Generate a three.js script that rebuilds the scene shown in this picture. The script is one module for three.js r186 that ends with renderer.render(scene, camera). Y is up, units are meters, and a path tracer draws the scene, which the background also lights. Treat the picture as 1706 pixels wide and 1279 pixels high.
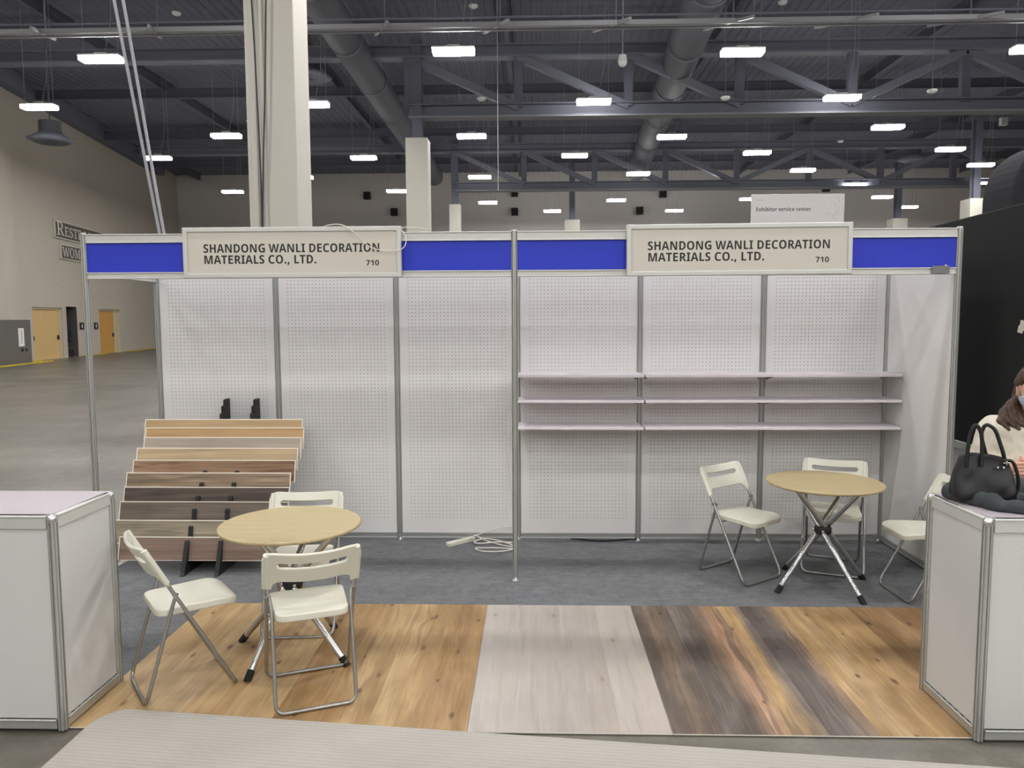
import * as THREE from 'three';
import { RoundedBoxGeometry } from 'three/addons/geometries/RoundedBoxGeometry.js';
import { MarchingCubes } from 'three/addons/objects/MarchingCubes.js';
import { RectAreaLightUniformsLib } from 'three/addons/lights/RectAreaLightUniformsLib.js';
import { mergeGeometries, mergeVertices } from 'three/addons/utils/BufferGeometryUtils.js';

// ------------------------------------------------------------------ camera, light, exposure
const scene = new THREE.Scene();
scene.background = new THREE.Color(0x000000);
const camera = new THREE.PerspectiveCamera(2 * Math.atan(1279 / 2 / 1268.3) * 180 / Math.PI, 1706 / 1279, 0.05, 200);
camera.rotation.order = 'YXZ';
camera.rotation.set(-0.0837, 0.0293, -0.0042);
camera.position.set(0.135, 1.845, 6.276);
const renderer = new THREE.WebGLRenderer({ antialias: true });
renderer.toneMapping = THREE.LinearToneMapping;
renderer.toneMappingExposure = 1.14;
renderer.shadowMap.enabled = true;
RectAreaLightUniformsLib.init();
const LAMP_RADIANCE = 78, LAMP_GLOW = 45, LAMP_COLOR = 0xfdfbf9;

// ------------------------------------------------------------------ helpers
const used = new Map();
function numbered(name) { const n = used.get(name) || 0; used.set(name, n + 1); return n ? name + '_' + String(n).padStart(3, '0') : name; }
function shade(o) { o.traverse((c) => { if (c.isMesh) { c.castShadow = true; c.receiveShadow = true; } }); return o; }
function tag(o, label, category, group) { if (label) o.userData.label = label; if (category) o.userData.category = category; if (group) o.userData.group = group; return o; }
function thing(name, label, category, pos = [0, 0, 0], turn = 0, group) {
  const o = new THREE.Group(); o.name = numbered(name); o.position.set(...pos); o.rotation.y = turn; scene.add(o); return tag(o, label, category, group);
}
function part(name, geo, mat, parent, pos, rot, label) {
  const m = new THREE.Mesh(geo, mat);
  m.name = parent === scene ? numbered(name) : name; m.castShadow = m.receiveShadow = true;
  if (pos) m.position.set(...pos); if (rot) m.rotation.set(...rot); if (label) m.userData.label = label;
  if (parent !== scene) { let n = 0; for (const c of parent.children) if (c.name.replace(/_\d{3}$/, '') === name) n++; if (n) m.name = name + '_' + String(n).padStart(3, '0'); }
  parent.add(m); return m;
}
function solo(name, geo, mat, label, category, pos, rot, group) { return tag(part(name, geo, mat, scene, pos, rot), label, category, group); }
function structure(name, geo, mat, pos, rot) { const m = part(name, geo, mat, scene, pos, rot); m.userData.kind = 'structure'; return m; }
const V = (x, y, z) => new THREE.Vector3(x, y, z);
const box = (w, h, d, r = 0.003, s = 1) => r ? new RoundedBoxGeometry(w, h, d, s, Math.min(r, w / 2.01, h / 2.01, d / 2.01)) : new THREE.BoxGeometry(w, h, d);
function rod(a, b, r, seg = 12, r2 = r) {
  const A = V(...a), B = V(...b), L = A.distanceTo(B), g = new THREE.CylinderGeometry(r2, r, L, seg);
  g.applyQuaternion(new THREE.Quaternion().setFromUnitVectors(V(0, 1, 0), B.clone().sub(A).normalize()));
  const c = A.add(B).multiplyScalar(0.5); g.translate(c.x, c.y, c.z); return g;
}
function beam(a, b, w, h) {            // rectangular bar between two points
  const A = V(...a), B = V(...b), L = A.distanceTo(B), g = new THREE.BoxGeometry(w, h, L);
  const m = new THREE.Matrix4().lookAt(A, B, Math.abs(B.y - A.y) > 0.99 * L ? V(0, 0, 1) : V(0, 1, 0)); g.applyMatrix4(m);
  const c = A.add(B).multiplyScalar(0.5); g.translate(c.x, c.y, c.z); return g;
}
function tube(points, r, n = 64, seg = 8) { return new THREE.TubeGeometry(new THREE.CatmullRomCurve3(points.map((p) => V(...p)), false, 'centripetal'), n, r, seg); }
function bentTube(points, fillet, r, seg = 10) {     // straight runs with rounded corners
  const P = points.map((p) => V(...p)), out = [P[0]];
  for (let i = 1; i < P.length - 1; i++) {
    const a = P[i].clone().add(P[i - 1].clone().sub(P[i]).setLength(fillet)), b = P[i].clone().add(P[i + 1].clone().sub(P[i]).setLength(fillet));
    for (let k = 0; k <= 6; k++) { const t = k / 6; out.push(a.clone().multiplyScalar((1 - t) ** 2).add(P[i].clone().multiplyScalar(2 * t * (1 - t))).add(b.clone().multiplyScalar(t * t))); }
  }
  out.push(P[P.length - 1]);
  const path = new THREE.CurvePath(); for (let i = 1; i < out.length; i++) if (out[i].distanceTo(out[i - 1]) > 1e-5) path.add(new THREE.LineCurve3(out[i - 1], out[i]));
  return new THREE.TubeGeometry(path, 110, r, seg);
}
const merge = (list) => mergeGeometries(list.map((g) => { const q = g.index ? g.toNonIndexed() : g; for (const k of Object.keys(q.attributes)) if (!['position', 'normal', 'uv'].includes(k)) q.deleteAttribute(k); return q; }));
function mulberry(a) { return () => { a |= 0; a = a + 0x6D2B79F5 | 0; let t = Math.imul(a ^ a >>> 15, 1 | a); t = t + Math.imul(t ^ t >>> 7, 61 | t) ^ t; return ((t ^ t >>> 14) >>> 0) / 4294967296; }; }
function hash(x, y, s) { let h = Math.imul(x, 374761393) + Math.imul(y, 668265263) + Math.imul(s, 1274126177) | 0; h = Math.imul(h ^ h >>> 13, 1274126177); return ((h ^ h >>> 16) >>> 0) / 4294967296; }
function noise(x, y, s) { const i = Math.floor(x), j = Math.floor(y); let a = x - i, b = y - j; a = a * a * (3 - 2 * a); b = b * b * (3 - 2 * b); const p = hash(i, j, s), q = hash(i + 1, j, s), r = hash(i, j + 1, s), t = hash(i + 1, j + 1, s); return p + (q - p) * a + (r - p) * b + (p - q - r + t) * a * b; }
function fbm(x, y, s, n = 4) { let v = 0, a = 0.5, t = 0; for (let k = 0; k < n; k++) { v += a * noise(x, y, s + k * 17); t += a; a *= 0.5; x *= 2.03; y *= 2.03; } return v / t; }
function dataTex(w, h, fn, srgb = true) {
  const d = new Uint8Array(w * h * 4);
  for (let j = 0; j < h; j++) for (let i = 0; i < w; i++) { const c = fn(i / w, j / h), k = 4 * (j * w + i); d[k] = c[0]; d[k + 1] = c[1]; d[k + 2] = c[2]; d[k + 3] = 255; }
  const t = new THREE.DataTexture(d, w, h); t.wrapS = t.wrapT = THREE.RepeatWrapping; t.magFilter = THREE.LinearFilter; t.minFilter = THREE.LinearMipmapLinearFilter; t.generateMipmaps = true; t.anisotropy = 8;
  if (srgb) t.colorSpace = THREE.SRGBColorSpace; t.needsUpdate = true; return t;
}
const clamp8 = (v) => Math.max(0, Math.min(255, v));
const lerp = (a, b, t) => a + (b - a) * t, mix3 = (a, b, t) => [lerp(a[0], b[0], t), lerp(a[1], b[1], t), lerp(a[2], b[2], t)];
const sstep = (a, b, x) => { const t = Math.max(0, Math.min(1, (x - a) / (b - a))); return t * t * (3 - 2 * t); };
function canvasTex(w, h, draw) { const c = document.createElement('canvas'); c.width = w; c.height = h; draw(c.getContext('2d'), w, h); const t = new THREE.CanvasTexture(c); t.colorSpace = THREE.SRGBColorSpace; t.anisotropy = 8; return t; }
function fitText(g, text, x, y, w, size, font, weight = 'bold') { g.font = `${weight} ${size}px ${font}`; const m = g.measureText(text).width; g.save(); g.translate(x, y); g.scale(w / m, 1); g.fillText(text, 0, 0); g.restore(); }
const std = (color, roughness = 0.6, metalness = 0, more = {}) => new THREE.MeshStandardMaterial({ color, roughness, metalness, ...more });

// ------------------------------------------------------------------ materials
const M = {
  alu: std(0xbfc1be, 0.36, 0.72), aluWhite: std(0xcfd0cc, 0.45, 0.4), chrome: std(0xcfcfcf, 0.27, 1), steelTube: std(0xa3a3a0, 0.32, 0.85),
  white: std(0xc8c8c6, 0.55), panel: std(0xd9d8d6, 0.6), backing: std(0x8a8784, 0.9), shelf: std(0xded6db, 0.5), counterTop: std(0xaca4a9, 0.45),
  blue: std(0x2034be, 0.5), black: std(0x17181a, 0.55), blackMatt: std(0x0b0e0f, 0.92), rubber: std(0x151515, 0.8), plastic: std(0xd2d1c2, 0.42), cable: std(0xd7d4c8, 0.5), darkCable: std(0x35353a, 0.6),
  steelDark: std(0x5c5f6b, 0.75), steelMid: std(0x6c6f7b, 0.7), steelLight: std(0x9a9ba0, 0.5), duct: std(0x52545c, 0.7), deck: std(0x6d707e, 0.9), wallGrey: std(0xc8c4c1, 0.85), flange: std(0x84868e, 0.6), columnPaint: std(0xbdbab0, 0.7),
  doorWood: std(0xd3b27a, 0.5), doorOrange: std(0xcf9c50, 0.5), frameTan: std(0xc9bb98, 0.6), darkGrey: std(0x4d4a46, 0.7), yellow: std(0xc9ae3c, 0.6), trimWhite: std(0xd0cdc4, 0.6),
  glow: new THREE.MeshStandardMaterial({ color: 0xffffff, emissive: LAMP_COLOR, emissiveIntensity: LAMP_GLOW, roughness: 0.6 }), fixture: std(0xd8d8d8, 0.5), edge: std(0xf0e9dc, 0.6),
};
M.concrete = std(0xffffff, 0.36, 0, {
  map: dataTex(1024, 1024, (u, v) => { const p = (x, y, s) => lerp(fbm(x, y, s), fbm(x - 10, y, s), u); const a = p(u * 10, v * 10, 3), b = fbm(u * 90, v * 90, 9, 3), c = noise(u * 700, v * 700, 5); const k = 101 + (a - 0.5) * 56 + (b - 0.5) * 22 + (c - 0.5) * 12; return [clamp8(k + 1), clamp8(k - 3), clamp8(k - 12)]; }) });
M.concrete.map.repeat.set(1 / 9, 1 / 9);
M.wall = std(0xffffff, 0.8, 0, { map: dataTex(512, 512, (u, v) => { const k = (fbm(u * 40, v * 40, 2) - 0.5) * 8 + (noise(u * 400, v * 400, 4) - 0.5) * 6; return [clamp8(186 + k), clamp8(179 + k), clamp8(166 + k)]; }) });
M.wall.map.repeat.set(0.25, 0.25);
M.carpet = std(0xffffff, 0.95, 0, { map: dataTex(1024, 1024, (u, v) => { const k = (noise(u * 512, v * 512, 8) - 0.5) * 40 + (fbm(u * 30, v * 30, 4) - 0.5) * 22 + (fbm(u * 8, v * 60, 11) - 0.5) * 16; return [clamp8(106 + k), clamp8(108 + k), clamp8(110 + k)]; }) });
M.carpet.map.repeat.set(0.7, 0.7); M.carpet.bumpMap = dataTex(512, 512, (u, v) => { const k = clamp8(noise(u * 256, v * 256, 21) * 255); return [k, k, k]; }, false); M.carpet.bumpMap.repeat.set(2, 2); M.carpet.bumpScale = 0.002;
M.ribbed = std(0xffffff, 0.75, 0, { map: dataTex(512, 512, (u, v) => { const r = 0.5 + 0.5 * Math.cos(v * Math.PI * 2 * 16 + (noise(u * 20, v * 16, 3) - 0.5) * 0.8); const k = (noise(u * 300, v * 300, 6) - 0.5) * 9 - 3.5 * Math.pow(r, 3); return [clamp8(167 + k), clamp8(163 + k), clamp8(155 + k)]; }) });
M.ribbed.map.repeat.set(2.7, 2.7);
M.ribbed.bumpMap = dataTex(256, 512, (u, v) => { const r = 0.5 - 0.5 * Math.cos(v * Math.PI * 2 * 16); const k = clamp8(255 * Math.pow(r, 0.5)); return [k, k, k]; }, false); M.ribbed.bumpMap.repeat.set(2.7, 2.7); M.ribbed.bumpScale = 0.0015;
M.birch = std(0xffffff, 0.4, 0, { map: dataTex(512, 512, (u, v) => { const k = (fbm(u * 6, v * 120, 31) - 0.5) * 22 + (noise(u * 20, v * 500, 4) - 0.5) * 8; return [clamp8(176 + k), clamp8(160 + k), clamp8(121 + k)]; }) });
M.knit = std(0xffffff, 0.95, 0, { map: dataTex(256, 256, (u, v) => { const k = (noise(u * 128, v * 64, 3) - 0.5) * 9; return [clamp8(208 + k), clamp8(202 + k), clamp8(187 + k)]; }) });
M.fleece = std(0x3b4042, 0.95, 0, { bumpMap: M.carpet.bumpMap, bumpScale: 0.001 });
M.leather = std(0x0c0c0e, 0.5);
M.skin = std(0xcfa18c, 0.55); M.mask = std(0xb9c4d6, 0.85); M.trousers = std(0x22242a, 0.9);
M.hair = std(0xffffff, 0.55, 0, { map: dataTex(256, 256, (u, v) => { const k = fbm(u * 70, v * 4, 12); return [clamp8(30 + k * 70), clamp8(19 + k * 52), clamp8(12 + k * 36)]; }) });

// wood print: stops run across the board, grain along it
function woodTex(w, h, seed, o) {
  const W = o.w || 0.229, L = o.l || 1.524, R = mulberry(seed * 977 + 5), knots = [];
  for (let i = 0; i < (o.knots || 0); i++) knots.push([0.12 * W + R() * W * 0.76, R() * L, 0.010 + R() * 0.014, 0.7 + R() * 0.5]);
  return dataTex(w, h, (u, v) => {
    let x = u * W, y = v * L, kd = 0, ring = 0;
    x += 0.03 * (fbm(x * 6, y * 1.7, seed) - 0.5) + 0.008 * (noise(x * 30, y * 7, seed + 3) - 0.5);
    for (const [kx, ky, kr, ks] of knots) { const dx = x - kx, dy = (y - ky) * 0.42, d = Math.hypot(dx, dy); const e = Math.exp(-d * d / (kr * kr * 5)); x += dx * e * 0.8; kd = Math.max(kd, ks * sstep(kr * 0.95, kr * 0.12, d + 0.006 * (noise(x * 160, y * 70, seed + 8) - 0.5))); ring = Math.max(ring, e * (0.5 + 0.5 * Math.sin(d * 900))); }
    let t = u + (o.warp || 0.25) * (fbm(x * 9, y * 1.1, seed + 40) - 0.5) * 2 + (o.drift || 0) * (v - 0.5); t = Math.max(0, Math.min(0.9999, t)) * (o.stops.length - 1);
    const i = Math.floor(t); let c = o.stops.length > 1 ? mix3(o.stops[i], o.stops[i + 1], t - i) : o.stops[0];
    const g = fbm(x * 130, y * 3.2, seed + 7, 3) - 0.5, b = fbm(x * 26, y * 1.4, seed + 13, 4) - 0.5, s = sstep(0.56, 0.74, fbm(x * 38, y * 2.2, seed + 23, 3)), pores = sstep(0.66, 0.8, noise(x * 420, y * 9, seed + 31));
    const A = o.amp || 1; const cl = fbm(x * 11, y * 4.5, seed + 51, 3) - 0.5; let k = (g * 22 + b * 30 + cl * 46) * A - pores * 9 * A; c = [c[0] + k, c[1] + k * 0.95, c[2] + k * 0.85];
    if (o.dark) c = mix3(c, o.dark, 0.6 * s * (o.streak ?? 0.5));
    c = mix3(c, o.knot || [88, 62, 38], Math.min(1, kd * 0.85)); c = mix3(c, [c[0] * 0.82, c[1] * 0.78, c[2] * 0.72], ring * 0.4);
    return [clamp8(c[0] * 0.95), clamp8(c[1] * 0.955), clamp8(c[2] * 0.99)];
  });
}

// ------------------------------------------------------------------ the hall
const HALL = 12.9;                                            // height of the roof deck
function slabUV(g, s = 1) { const p = g.attributes.position, n = g.attributes.normal, u = g.attributes.uv; for (let i = 0; i < p.count; i++) { const ax = Math.abs(n.getX(i)), ay = Math.abs(n.getY(i)); if (ay > 0.5) u.setXY(i, p.getX(i) * s, p.getZ(i) * s); else if (ax > 0.5) u.setXY(i, p.getZ(i) * s, p.getY(i) * s); else u.setXY(i, p.getX(i) * s, p.getY(i) * s); } return g; }
structure('floor', slabUV(new THREE.BoxGeometry(66, 0.3, 92)), M.concrete, [3, -0.15, -8]);
structure('wall_back', slabUV(new THREE.BoxGeometry(66, 13.4, 0.4)), M.wallGrey, [3, 6.7, -52.2]);
structure('wall_right', slabUV(new THREE.BoxGeometry(0.4, 13.4, 92)), M.wall, [33, 6.7, -8]);
structure('wall_front', slabUV(new THREE.BoxGeometry(66, 13.4, 0.4)), M.wall, [3, 6.7, 36]);
{ // roof deck of ribbed sheet on joists
  const c = new THREE.Group(); c.name = 'ceiling'; c.userData.kind = 'structure'; scene.add(c);
  const s = new THREE.Shape(), n = 180, w = 66 / n; s.moveTo(0, 0.35); s.lineTo(0, 0);
  for (let i = 0; i < n; i++) { const x = i * w; s.lineTo(x + w * 0.4, 0); s.lineTo(x + w * 0.5, 0.035); s.lineTo(x + w * 0.9, 0.035); s.lineTo(x + w, 0); }
  s.lineTo(66, 0.35);
  part('roof_deck', new THREE.ExtrudeGeometry(s, { depth: 92, bevelEnabled: false }), M.deck, c, [-30, HALL, -54]);
  const ib = (L) => merge([new THREE.BoxGeometry(0.2, 0.03, L).translate(0, 0.2, 0), new THREE.BoxGeometry(0.02, 0.4, L), new THREE.BoxGeometry(0.2, 0.03, L).translate(0, -0.2, 0)]);
  const jg = ib(88), kg = ib(60).rotateY(Math.PI / 2);
  for (let x = -25; x < 32; x += 8.04) part('joist', jg, M.steelDark, c, [x, HALL - 0.22, -7.5]);
  for (let z = -45; z < 34; z += 7.75) part('cross_beam', kg, M.steelDark, c, [3, HALL - 0.55, z]);
}
// left wall, slightly splayed, with the openings of the restrooms
const wallLeft = new THREE.Group(); wallLeft.name = 'wall_left'; wallLeft.userData.kind = 'structure'; scene.add(wallLeft);
wallLeft.position.set(-22.96, 0, -25.95); wallLeft.rotation.y = Math.PI / 2 + Math.asin(0.1555);
const LW = (s, y, n) => wallLeft.localToWorld(V(s, y, n)); wallLeft.updateMatrixWorld(true);
const LROT = wallLeft.rotation.y;
{
  const s = new THREE.Shape(); s.moveTo(-63, 0); s.lineTo(26.3, 0); s.lineTo(26.3, 13.4); s.lineTo(-63, 13.4); s.closePath();
  for (const [a, b, h] of [[3.05, 6.15, 2.56], [6.6, 7.85, 2.64], [10.75, 13.9, 2.56]]) { const p = new THREE.Path(); p.moveTo(a, 0.001); p.lineTo(b, 0.001); p.lineTo(b, h); p.lineTo(a, h); p.closePath(); s.holes.push(p); }
  part('wall_face', new THREE.ExtrudeGeometry(s, { depth: 0.3, bevelEnabled: false }), M.wall, wallLeft, [0, 0, -0.3]);
  part('wall_backing', new THREE.BoxGeometry(87, 13.4, 0.2), M.wall, wallLeft, [-19.5, 6.7, -1.0]);
  part('pilaster', box(3.0, 9.7, 0.35, 0.01), M.wall, wallLeft, [-0.42, 4.85, 0.17]);
  part('alcove_back', box(1.6, 2.9, 0.05, 0.004), M.darkGrey, wallLeft, [7.2, 1.45, -0.6]);
  for (const x of [6.62, 7.83]) part('alcove_side', box(0.03, 2.63, 0.6, 0.004), M.darkGrey, wallLeft, [x, 1.318, -0.3]);
  part('upper_duct_chase', box(80, 0.8, 0.5, 0.01), M.deck, wallLeft, [-18, 12.5, 0.25]);
}
function onLeft(o, s, y, n) { const p = LW(s, y, n); o.position.copy(p); o.rotation.y = LROT; return o; }
function door(n, s, w, h, leaf, split) {
  const d = new THREE.Group(); d.name = 'door_' + n; d.userData.kind = 'structure'; scene.add(d); onLeft(d, s, 0, -0.16);
  part('door_frame', merge([box(0.12, h, 0.14).translate(-w / 2 + 0.06, h / 2, 0), box(0.12, h, 0.14).translate(w / 2 - 0.06, h / 2, 0), box(w, 0.1, 0.14).translate(0, h - 0.05, 0)]), M.frameTan, d);
  const lw = split ? (w - 0.26) / 2 : w - 0.9;
  for (const k of split ? [-1, 1] : [0]) {
    const leafMesh = part('door_leaf', box(lw, h - 0.12, 0.05, 0.006), leaf, d, [split ? k * (lw / 2 + 0.005) : -0.3, (h - 0.1) / 2, -0.02]);
    part('door_handle', box(0.16, 0.22, 0.06, 0.02, 2), M.black, leafMesh, [(k || 1) * (lw / 2 - 0.14), -0.16, 0.05]);
  }
  if (!split) part('side_panel', box(0.55, h - 0.1, 0.06, 0.006), M.frameTan, d, [w / 2 - 0.42, (h - 0.1) / 2, -0.02]);
}
door(1, 4.6, 3.1, 2.56, M.doorWood, true); door(2, 12.32, 3.15, 2.56, M.doorOrange, false);
for (const [k, s0, s1, n0, n1] of [[1, -2.0, 2.6, 0.75, 1.05], [2, 1.75, 3.0, 0.08, 0.4], [3, 8.0, 10.6, 0.06, 0.3], [4, 14.2, 19.5, 0.06, 0.34]]) { const t = structure('trim_' + k, box(s1 - s0, 0.05, n1 - n0, 0.015, 2), M.yellow); onLeft(t, (s0 + s1) / 2, 0.025, (n0 + n1) / 2); }
{ // things on and at the left wall
  const c = thing('wall_cabinet', 'tall grey cabinet with a white notice at the far left edge', 'cabinet'); onLeft(c, 0.1, 0, 0.3);
  part('cabinet_body', box(2.9, 1.95, 0.6, 0.02, 2), std(0x64625d, 0.6), c, [0, 0.975, 0]);
  const nt = canvasTex(128, 256, (g, w, h) => { g.fillStyle = '#e8e8e4'; g.fillRect(0, 0, w, h); g.fillStyle = '#222'; for (let k = 0; k < 17; k++) g.fillRect(52 + (k % 3) * 3, 30 + k * 11, 26 - (k % 4) * 4, 6); });
  part('notice', box(0.46, 0.8, 0.03, 0.004), [M.trimWhite, M.trimWhite, M.trimWhite, M.trimWhite, std(0xffffff, 0.6, 0, { map: nt }), M.trimWhite][4], c, [0.55, 1.18, 0.31]);
  for (const x of [0.6, 0.95]) part('socket', new THREE.CylinderGeometry(0.07, 0.07, 0.04, 14).rotateX(Math.PI / 2), M.black, c, [x, 0.62, 0.31]);
  const f = thing('wall_dispenser', 'dark dispenser box hanging in the grey alcove between the doors', 'dispenser'); onLeft(f, 7.55, 0.95, -0.42);
  part('housing', box(0.36, 0.5, 0.25, 0.04, 2), M.black, f, [0, 0.25, 0]); part('tray', box(0.3, 0.04, 0.3, 0.01), M.darkGrey, f, [0, 0.02, 0.04]);
  const b = thing('floor_bin', 'small black bin on the floor of the grey alcove', 'bin'); onLeft(b, 7.2, 0, -0.3);
  part('bin_body', box(0.75, 0.42, 0.36, 0.04, 2), M.rubber, b, [0, 0.21, 0]); part('bin_lid', box(0.79, 0.05, 0.4, 0.02, 2), M.darkGrey, b, [0, 0.45, 0]);
  const words = (text, w, h, fs, wide) => canvasTex(w, h, (g) => { g.fillStyle = '#5b554d'; g.fillRect(0, 0, w, h); g.strokeStyle = '#d8d2c6'; g.lineWidth = h * 0.045; g.strokeRect(h * 0.02, h * 0.02, w - h * 0.04, h - h * 0.04); g.fillStyle = '#e2ddd2'; let x = h * 0.14; text.forEach(([t, size, ww]) => { fitText(g, t, x, h * 0.82, ww, size, 'serif', 'normal'); x += ww + h * 0.05; }); });
  const r = thing('restroom_sign', 'long dark restroom sign with white serif capitals high on the left wall', 'sign'); onLeft(r, 8.6, 6.5, 0.05);
  part('sign_board', box(5.9, 0.9, 0.08, 0.01), M.trimWhite, r); part('sign_print', new THREE.PlaneGeometry(5.86, 0.86), std(0xffffff, 0.6, 0, { map: words([['R', 280, 250], ['ESTROOMS', 205, 1400]], 1740, 256) }), r, [0, 0, 0.043]);
  const w = thing('women_sign', 'shorter dark women sign with white letters below the restroom sign', 'sign'); onLeft(w, 8.05, 5.42, 0.05);
  part('sign_board', box(3.7, 0.76, 0.08, 0.01), M.trimWhite, w); part('sign_print', new THREE.PlaneGeometry(3.66, 0.72), std(0xffffff, 0.6, 0, { map: words([['WOMEN', 240, 1150]], 1300, 256) }), w, [0, 0, 0.043]);
  const pic = canvasTex(128, 128, (g) => { g.fillStyle = '#16161a'; g.fillRect(0, 0, 128, 128); g.fillStyle = '#e6e6e6'; g.beginPath(); g.arc(60, 26, 12, 0, 7); g.fill(); g.beginPath(); g.moveTo(46, 42); g.lineTo(74, 42); g.lineTo(86, 84); g.lineTo(70, 84); g.lineTo(70, 96); g.lineTo(50, 96); g.lineTo(50, 84); g.lineTo(34, 84); g.fill(); g.fillRect(44, 104, 34, 7); });
  [[2.42, 'beside the grey cabinet, left of the double wooden door'], [8.35, 'just right of the grey alcove'], [10.2, 'left of the orange wooden door']].forEach(([s, where]) => {
    const p = thing('restroom_pictogram', 'small black restroom pictogram plate ' + where, 'sign'); onLeft(p, s, 1.62, 0.02);
    part('plate', box(0.5, 0.38, 0.03, 0.01), M.black, p); part('pictogram', new THREE.PlaneGeometry(0.44, 0.34), std(0xffffff, 0.6, 0, { map: pic }), p, [0, 0, 0.017]);
  });
}
// ------------------------------------------------------------------ high-bay lights
{
  const rows = [
    ['nearest and highest row', [[-12.2, -15.8], [-2.1, -15.6], [6.0, -16.0], [14.1, -16.1]]],
    ['second row back', [[-17.1, -20.5], [-7.55, -20.6], [2.2, -20.7], [10.6, -20.6]]],
    ['third row back', [[-12.3, -24.9], [-2.4, -25.4], [5.8, -25.9], [14.0, -24.7]]],
    ['fourth row back', [[-17.1, -28.9], [-7.7, -29.3], [2.0, -29.3], [10.2, -29.1], [18.6, -28.8]]],
    ['fifth row back', [[-12.0, -33.9], [-2.7, -34.3], [5.5, -33.8], [13.7, -33.3], [22.0, -32.4]]],
    ['sixth row back', [[-17.3, -38.1], [-7.8, -38.4], [1.7, -38.1], [10.1, -38.4], [18.1, -37.6], [25.2, -37.7]]],
    ['seventh row back', [[-2.8, -43.0], [5.3, -42.5], [13.6, -42.5], [21.6, -42.1]]],
    ['farthest and lowest row', [[1.4, -47.0], [9.8, -47.3], [25.3, -46.5]]],
  ];
  const H = 9.3, made = [];
  function fixture(label, group, top = HALL) {
    const t = thing('high_bay_light', label, 'ceiling light', [0, H, 0], 0, group);
    part('housing', merge([box(1.2, 0.05, 0.36, 0.012), box(0.36, 0.09, 0.16, 0.02).translate(0, 0.06, 0)]), M.fixture, t, [0, 0.09, 0]);
    part('diffuser', box(1.16, 0.12, 0.38, 0.03, 2), M.glow, t, [0, 0.0, 0]);
    for (const x of [-0.5, 0.5]) part('suspension_wire', new THREE.CylinderGeometry(0.008, 0.008, top - H - 0.11, 6), M.steelLight, t, [x, (top - H - 0.11) / 2 + 0.11, 0]);
    part('power_cord', tube([[0.1, 0.12, 0], [0.22, 0.55, 0.03], [0.3, 0.95, 0], ...(top === HALL ? [[0.36, 1.6, 0.02], [0.34, HALL - H, 0]] : [[0.3, top - H, 0]])], 0.008, 40, 6), M.steelLight, t);
    const l = new THREE.RectAreaLight(LAMP_COLOR, LAMP_RADIANCE, 1.16, 0.4); l.name = 'lamp_light'; l.position.set(0, -0.066, 0); l.rotation.x = -Math.PI / 2; t.add(l);
    return t;
  }
  const ord = ['first', 'second', 'third', 'fourth', 'fifth', 'sixth'];
  let proto = null;
  const underDuct = (x, z) => z < -10 && z > -42.2 && Math.abs(x - (4.6 + (z + 9) / -33 * 1.9)) < 1.5;
  const place = (x, z, label, group) => { let t; if (underDuct(x, z)) t = fixture(label, group, 10.72); else if (!proto) t = proto = fixture(label, group); else { t = proto.clone(); t.name = numbered('high_bay_light'); scene.add(t); t.userData = { category: 'ceiling light' }; tag(t, label, 'ceiling light', group); } t.position.set(x, H, z); return t; };
  for (const [row, list] of rows) list.forEach(([x, z], i) => place(x, z, `white glowing LED bar light, ${ord[i]} from the left in the ${row}`, 'LED bar lights hanging in view'));
  for (let k = 0; k < 10; k++) { const z = -11.3 + k * 4.5; for (const x of k % 2 ? [-12, -2, 6, 14, 22] : [-16.5, -7.4, 2.1, 10.4, 18.6]) place(x, z, 'white LED bar light hanging above or behind the camera, outside the picture', 'LED bar lights outside the picture'); }
}
// ------------------------------------------------------------------ columns, trusses, ducts
function column(x, z, w, top, where, steel = true) {
  const t = thing('building_column', 'pale boxed column ' + where, 'column', [x, 0, z]);
  part('casing', box(w, top, w, 0.02, 2), M.columnPaint, t, [0, top / 2, 0]);
  if (steel) part('steel_post', merge([new THREE.BoxGeometry(0.36, HALL - 0.9 - top, 0.03).translate(0, 0, 0.17), new THREE.BoxGeometry(0.36, HALL - 0.9 - top, 0.03).translate(0, 0, -0.17), new THREE.BoxGeometry(0.03, HALL - 0.9 - top, 0.34)]), M.steelDark, t, [0, (top + HALL - 0.9) / 2, 0]);
  return t;
}
const bigColumn = column(-4.1, -6.6, 0.8, 9.0, 'nearest, running out of the top of the picture behind the left sign');
part('corner_strip', box(0.06, 9.0, 0.05, 0.01), M.columnPaint, bigColumn, [-0.12, 4.5, 0.42]);
part('access_strip', box(0.1, 9.0, 0.03, 0.01), M.columnPaint, bigColumn, [-0.28, 4.5, 0.41]);
column(-4.1, -22.1, 0.8, 8.42, 'standing behind the booth, second nearest, its top in view');
column(-4.35, -37.7, 0.62, 8.4, 'thin with distance, just left of the booth centre post');
column(2.62, -44.2, 0.95, 8.3, 'low and far, just left of the right company sign');
column(22.9, -34.4, 0.95, 7.95, 'at the far right beside the black fabric display');
column(24.0, -45.2, 0.95, 8.35, 'small and far, right of the hanging service sign');
for (const [k, pts] of [['left', [[-4.42, 8.6, -6.13], [-4.33, 6.9, -6.12], [-4.29, 5.4, -6.12], [-4.27, 4.2, -6.12], [-4.29, 2.2, -6.12], [-4.3, 0.02, -6.12]]], ['right', [[-4.03, 8.6, -6.13], [-4.1, 6.9, -6.12], [-4.16, 5.5, -6.12], [-4.22, 4.4, -6.12], [-4.26, 3.4, -6.12], [-4.25, 2.0, -6.12], [-4.2, 0.02, -6.12]]]])
  solo('column_cable', tube(pts, 0.013, 60, 6), M.darkCable, `dark cable hanging down the front of the nearest column, ${k} of two`, 'cable');
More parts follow.
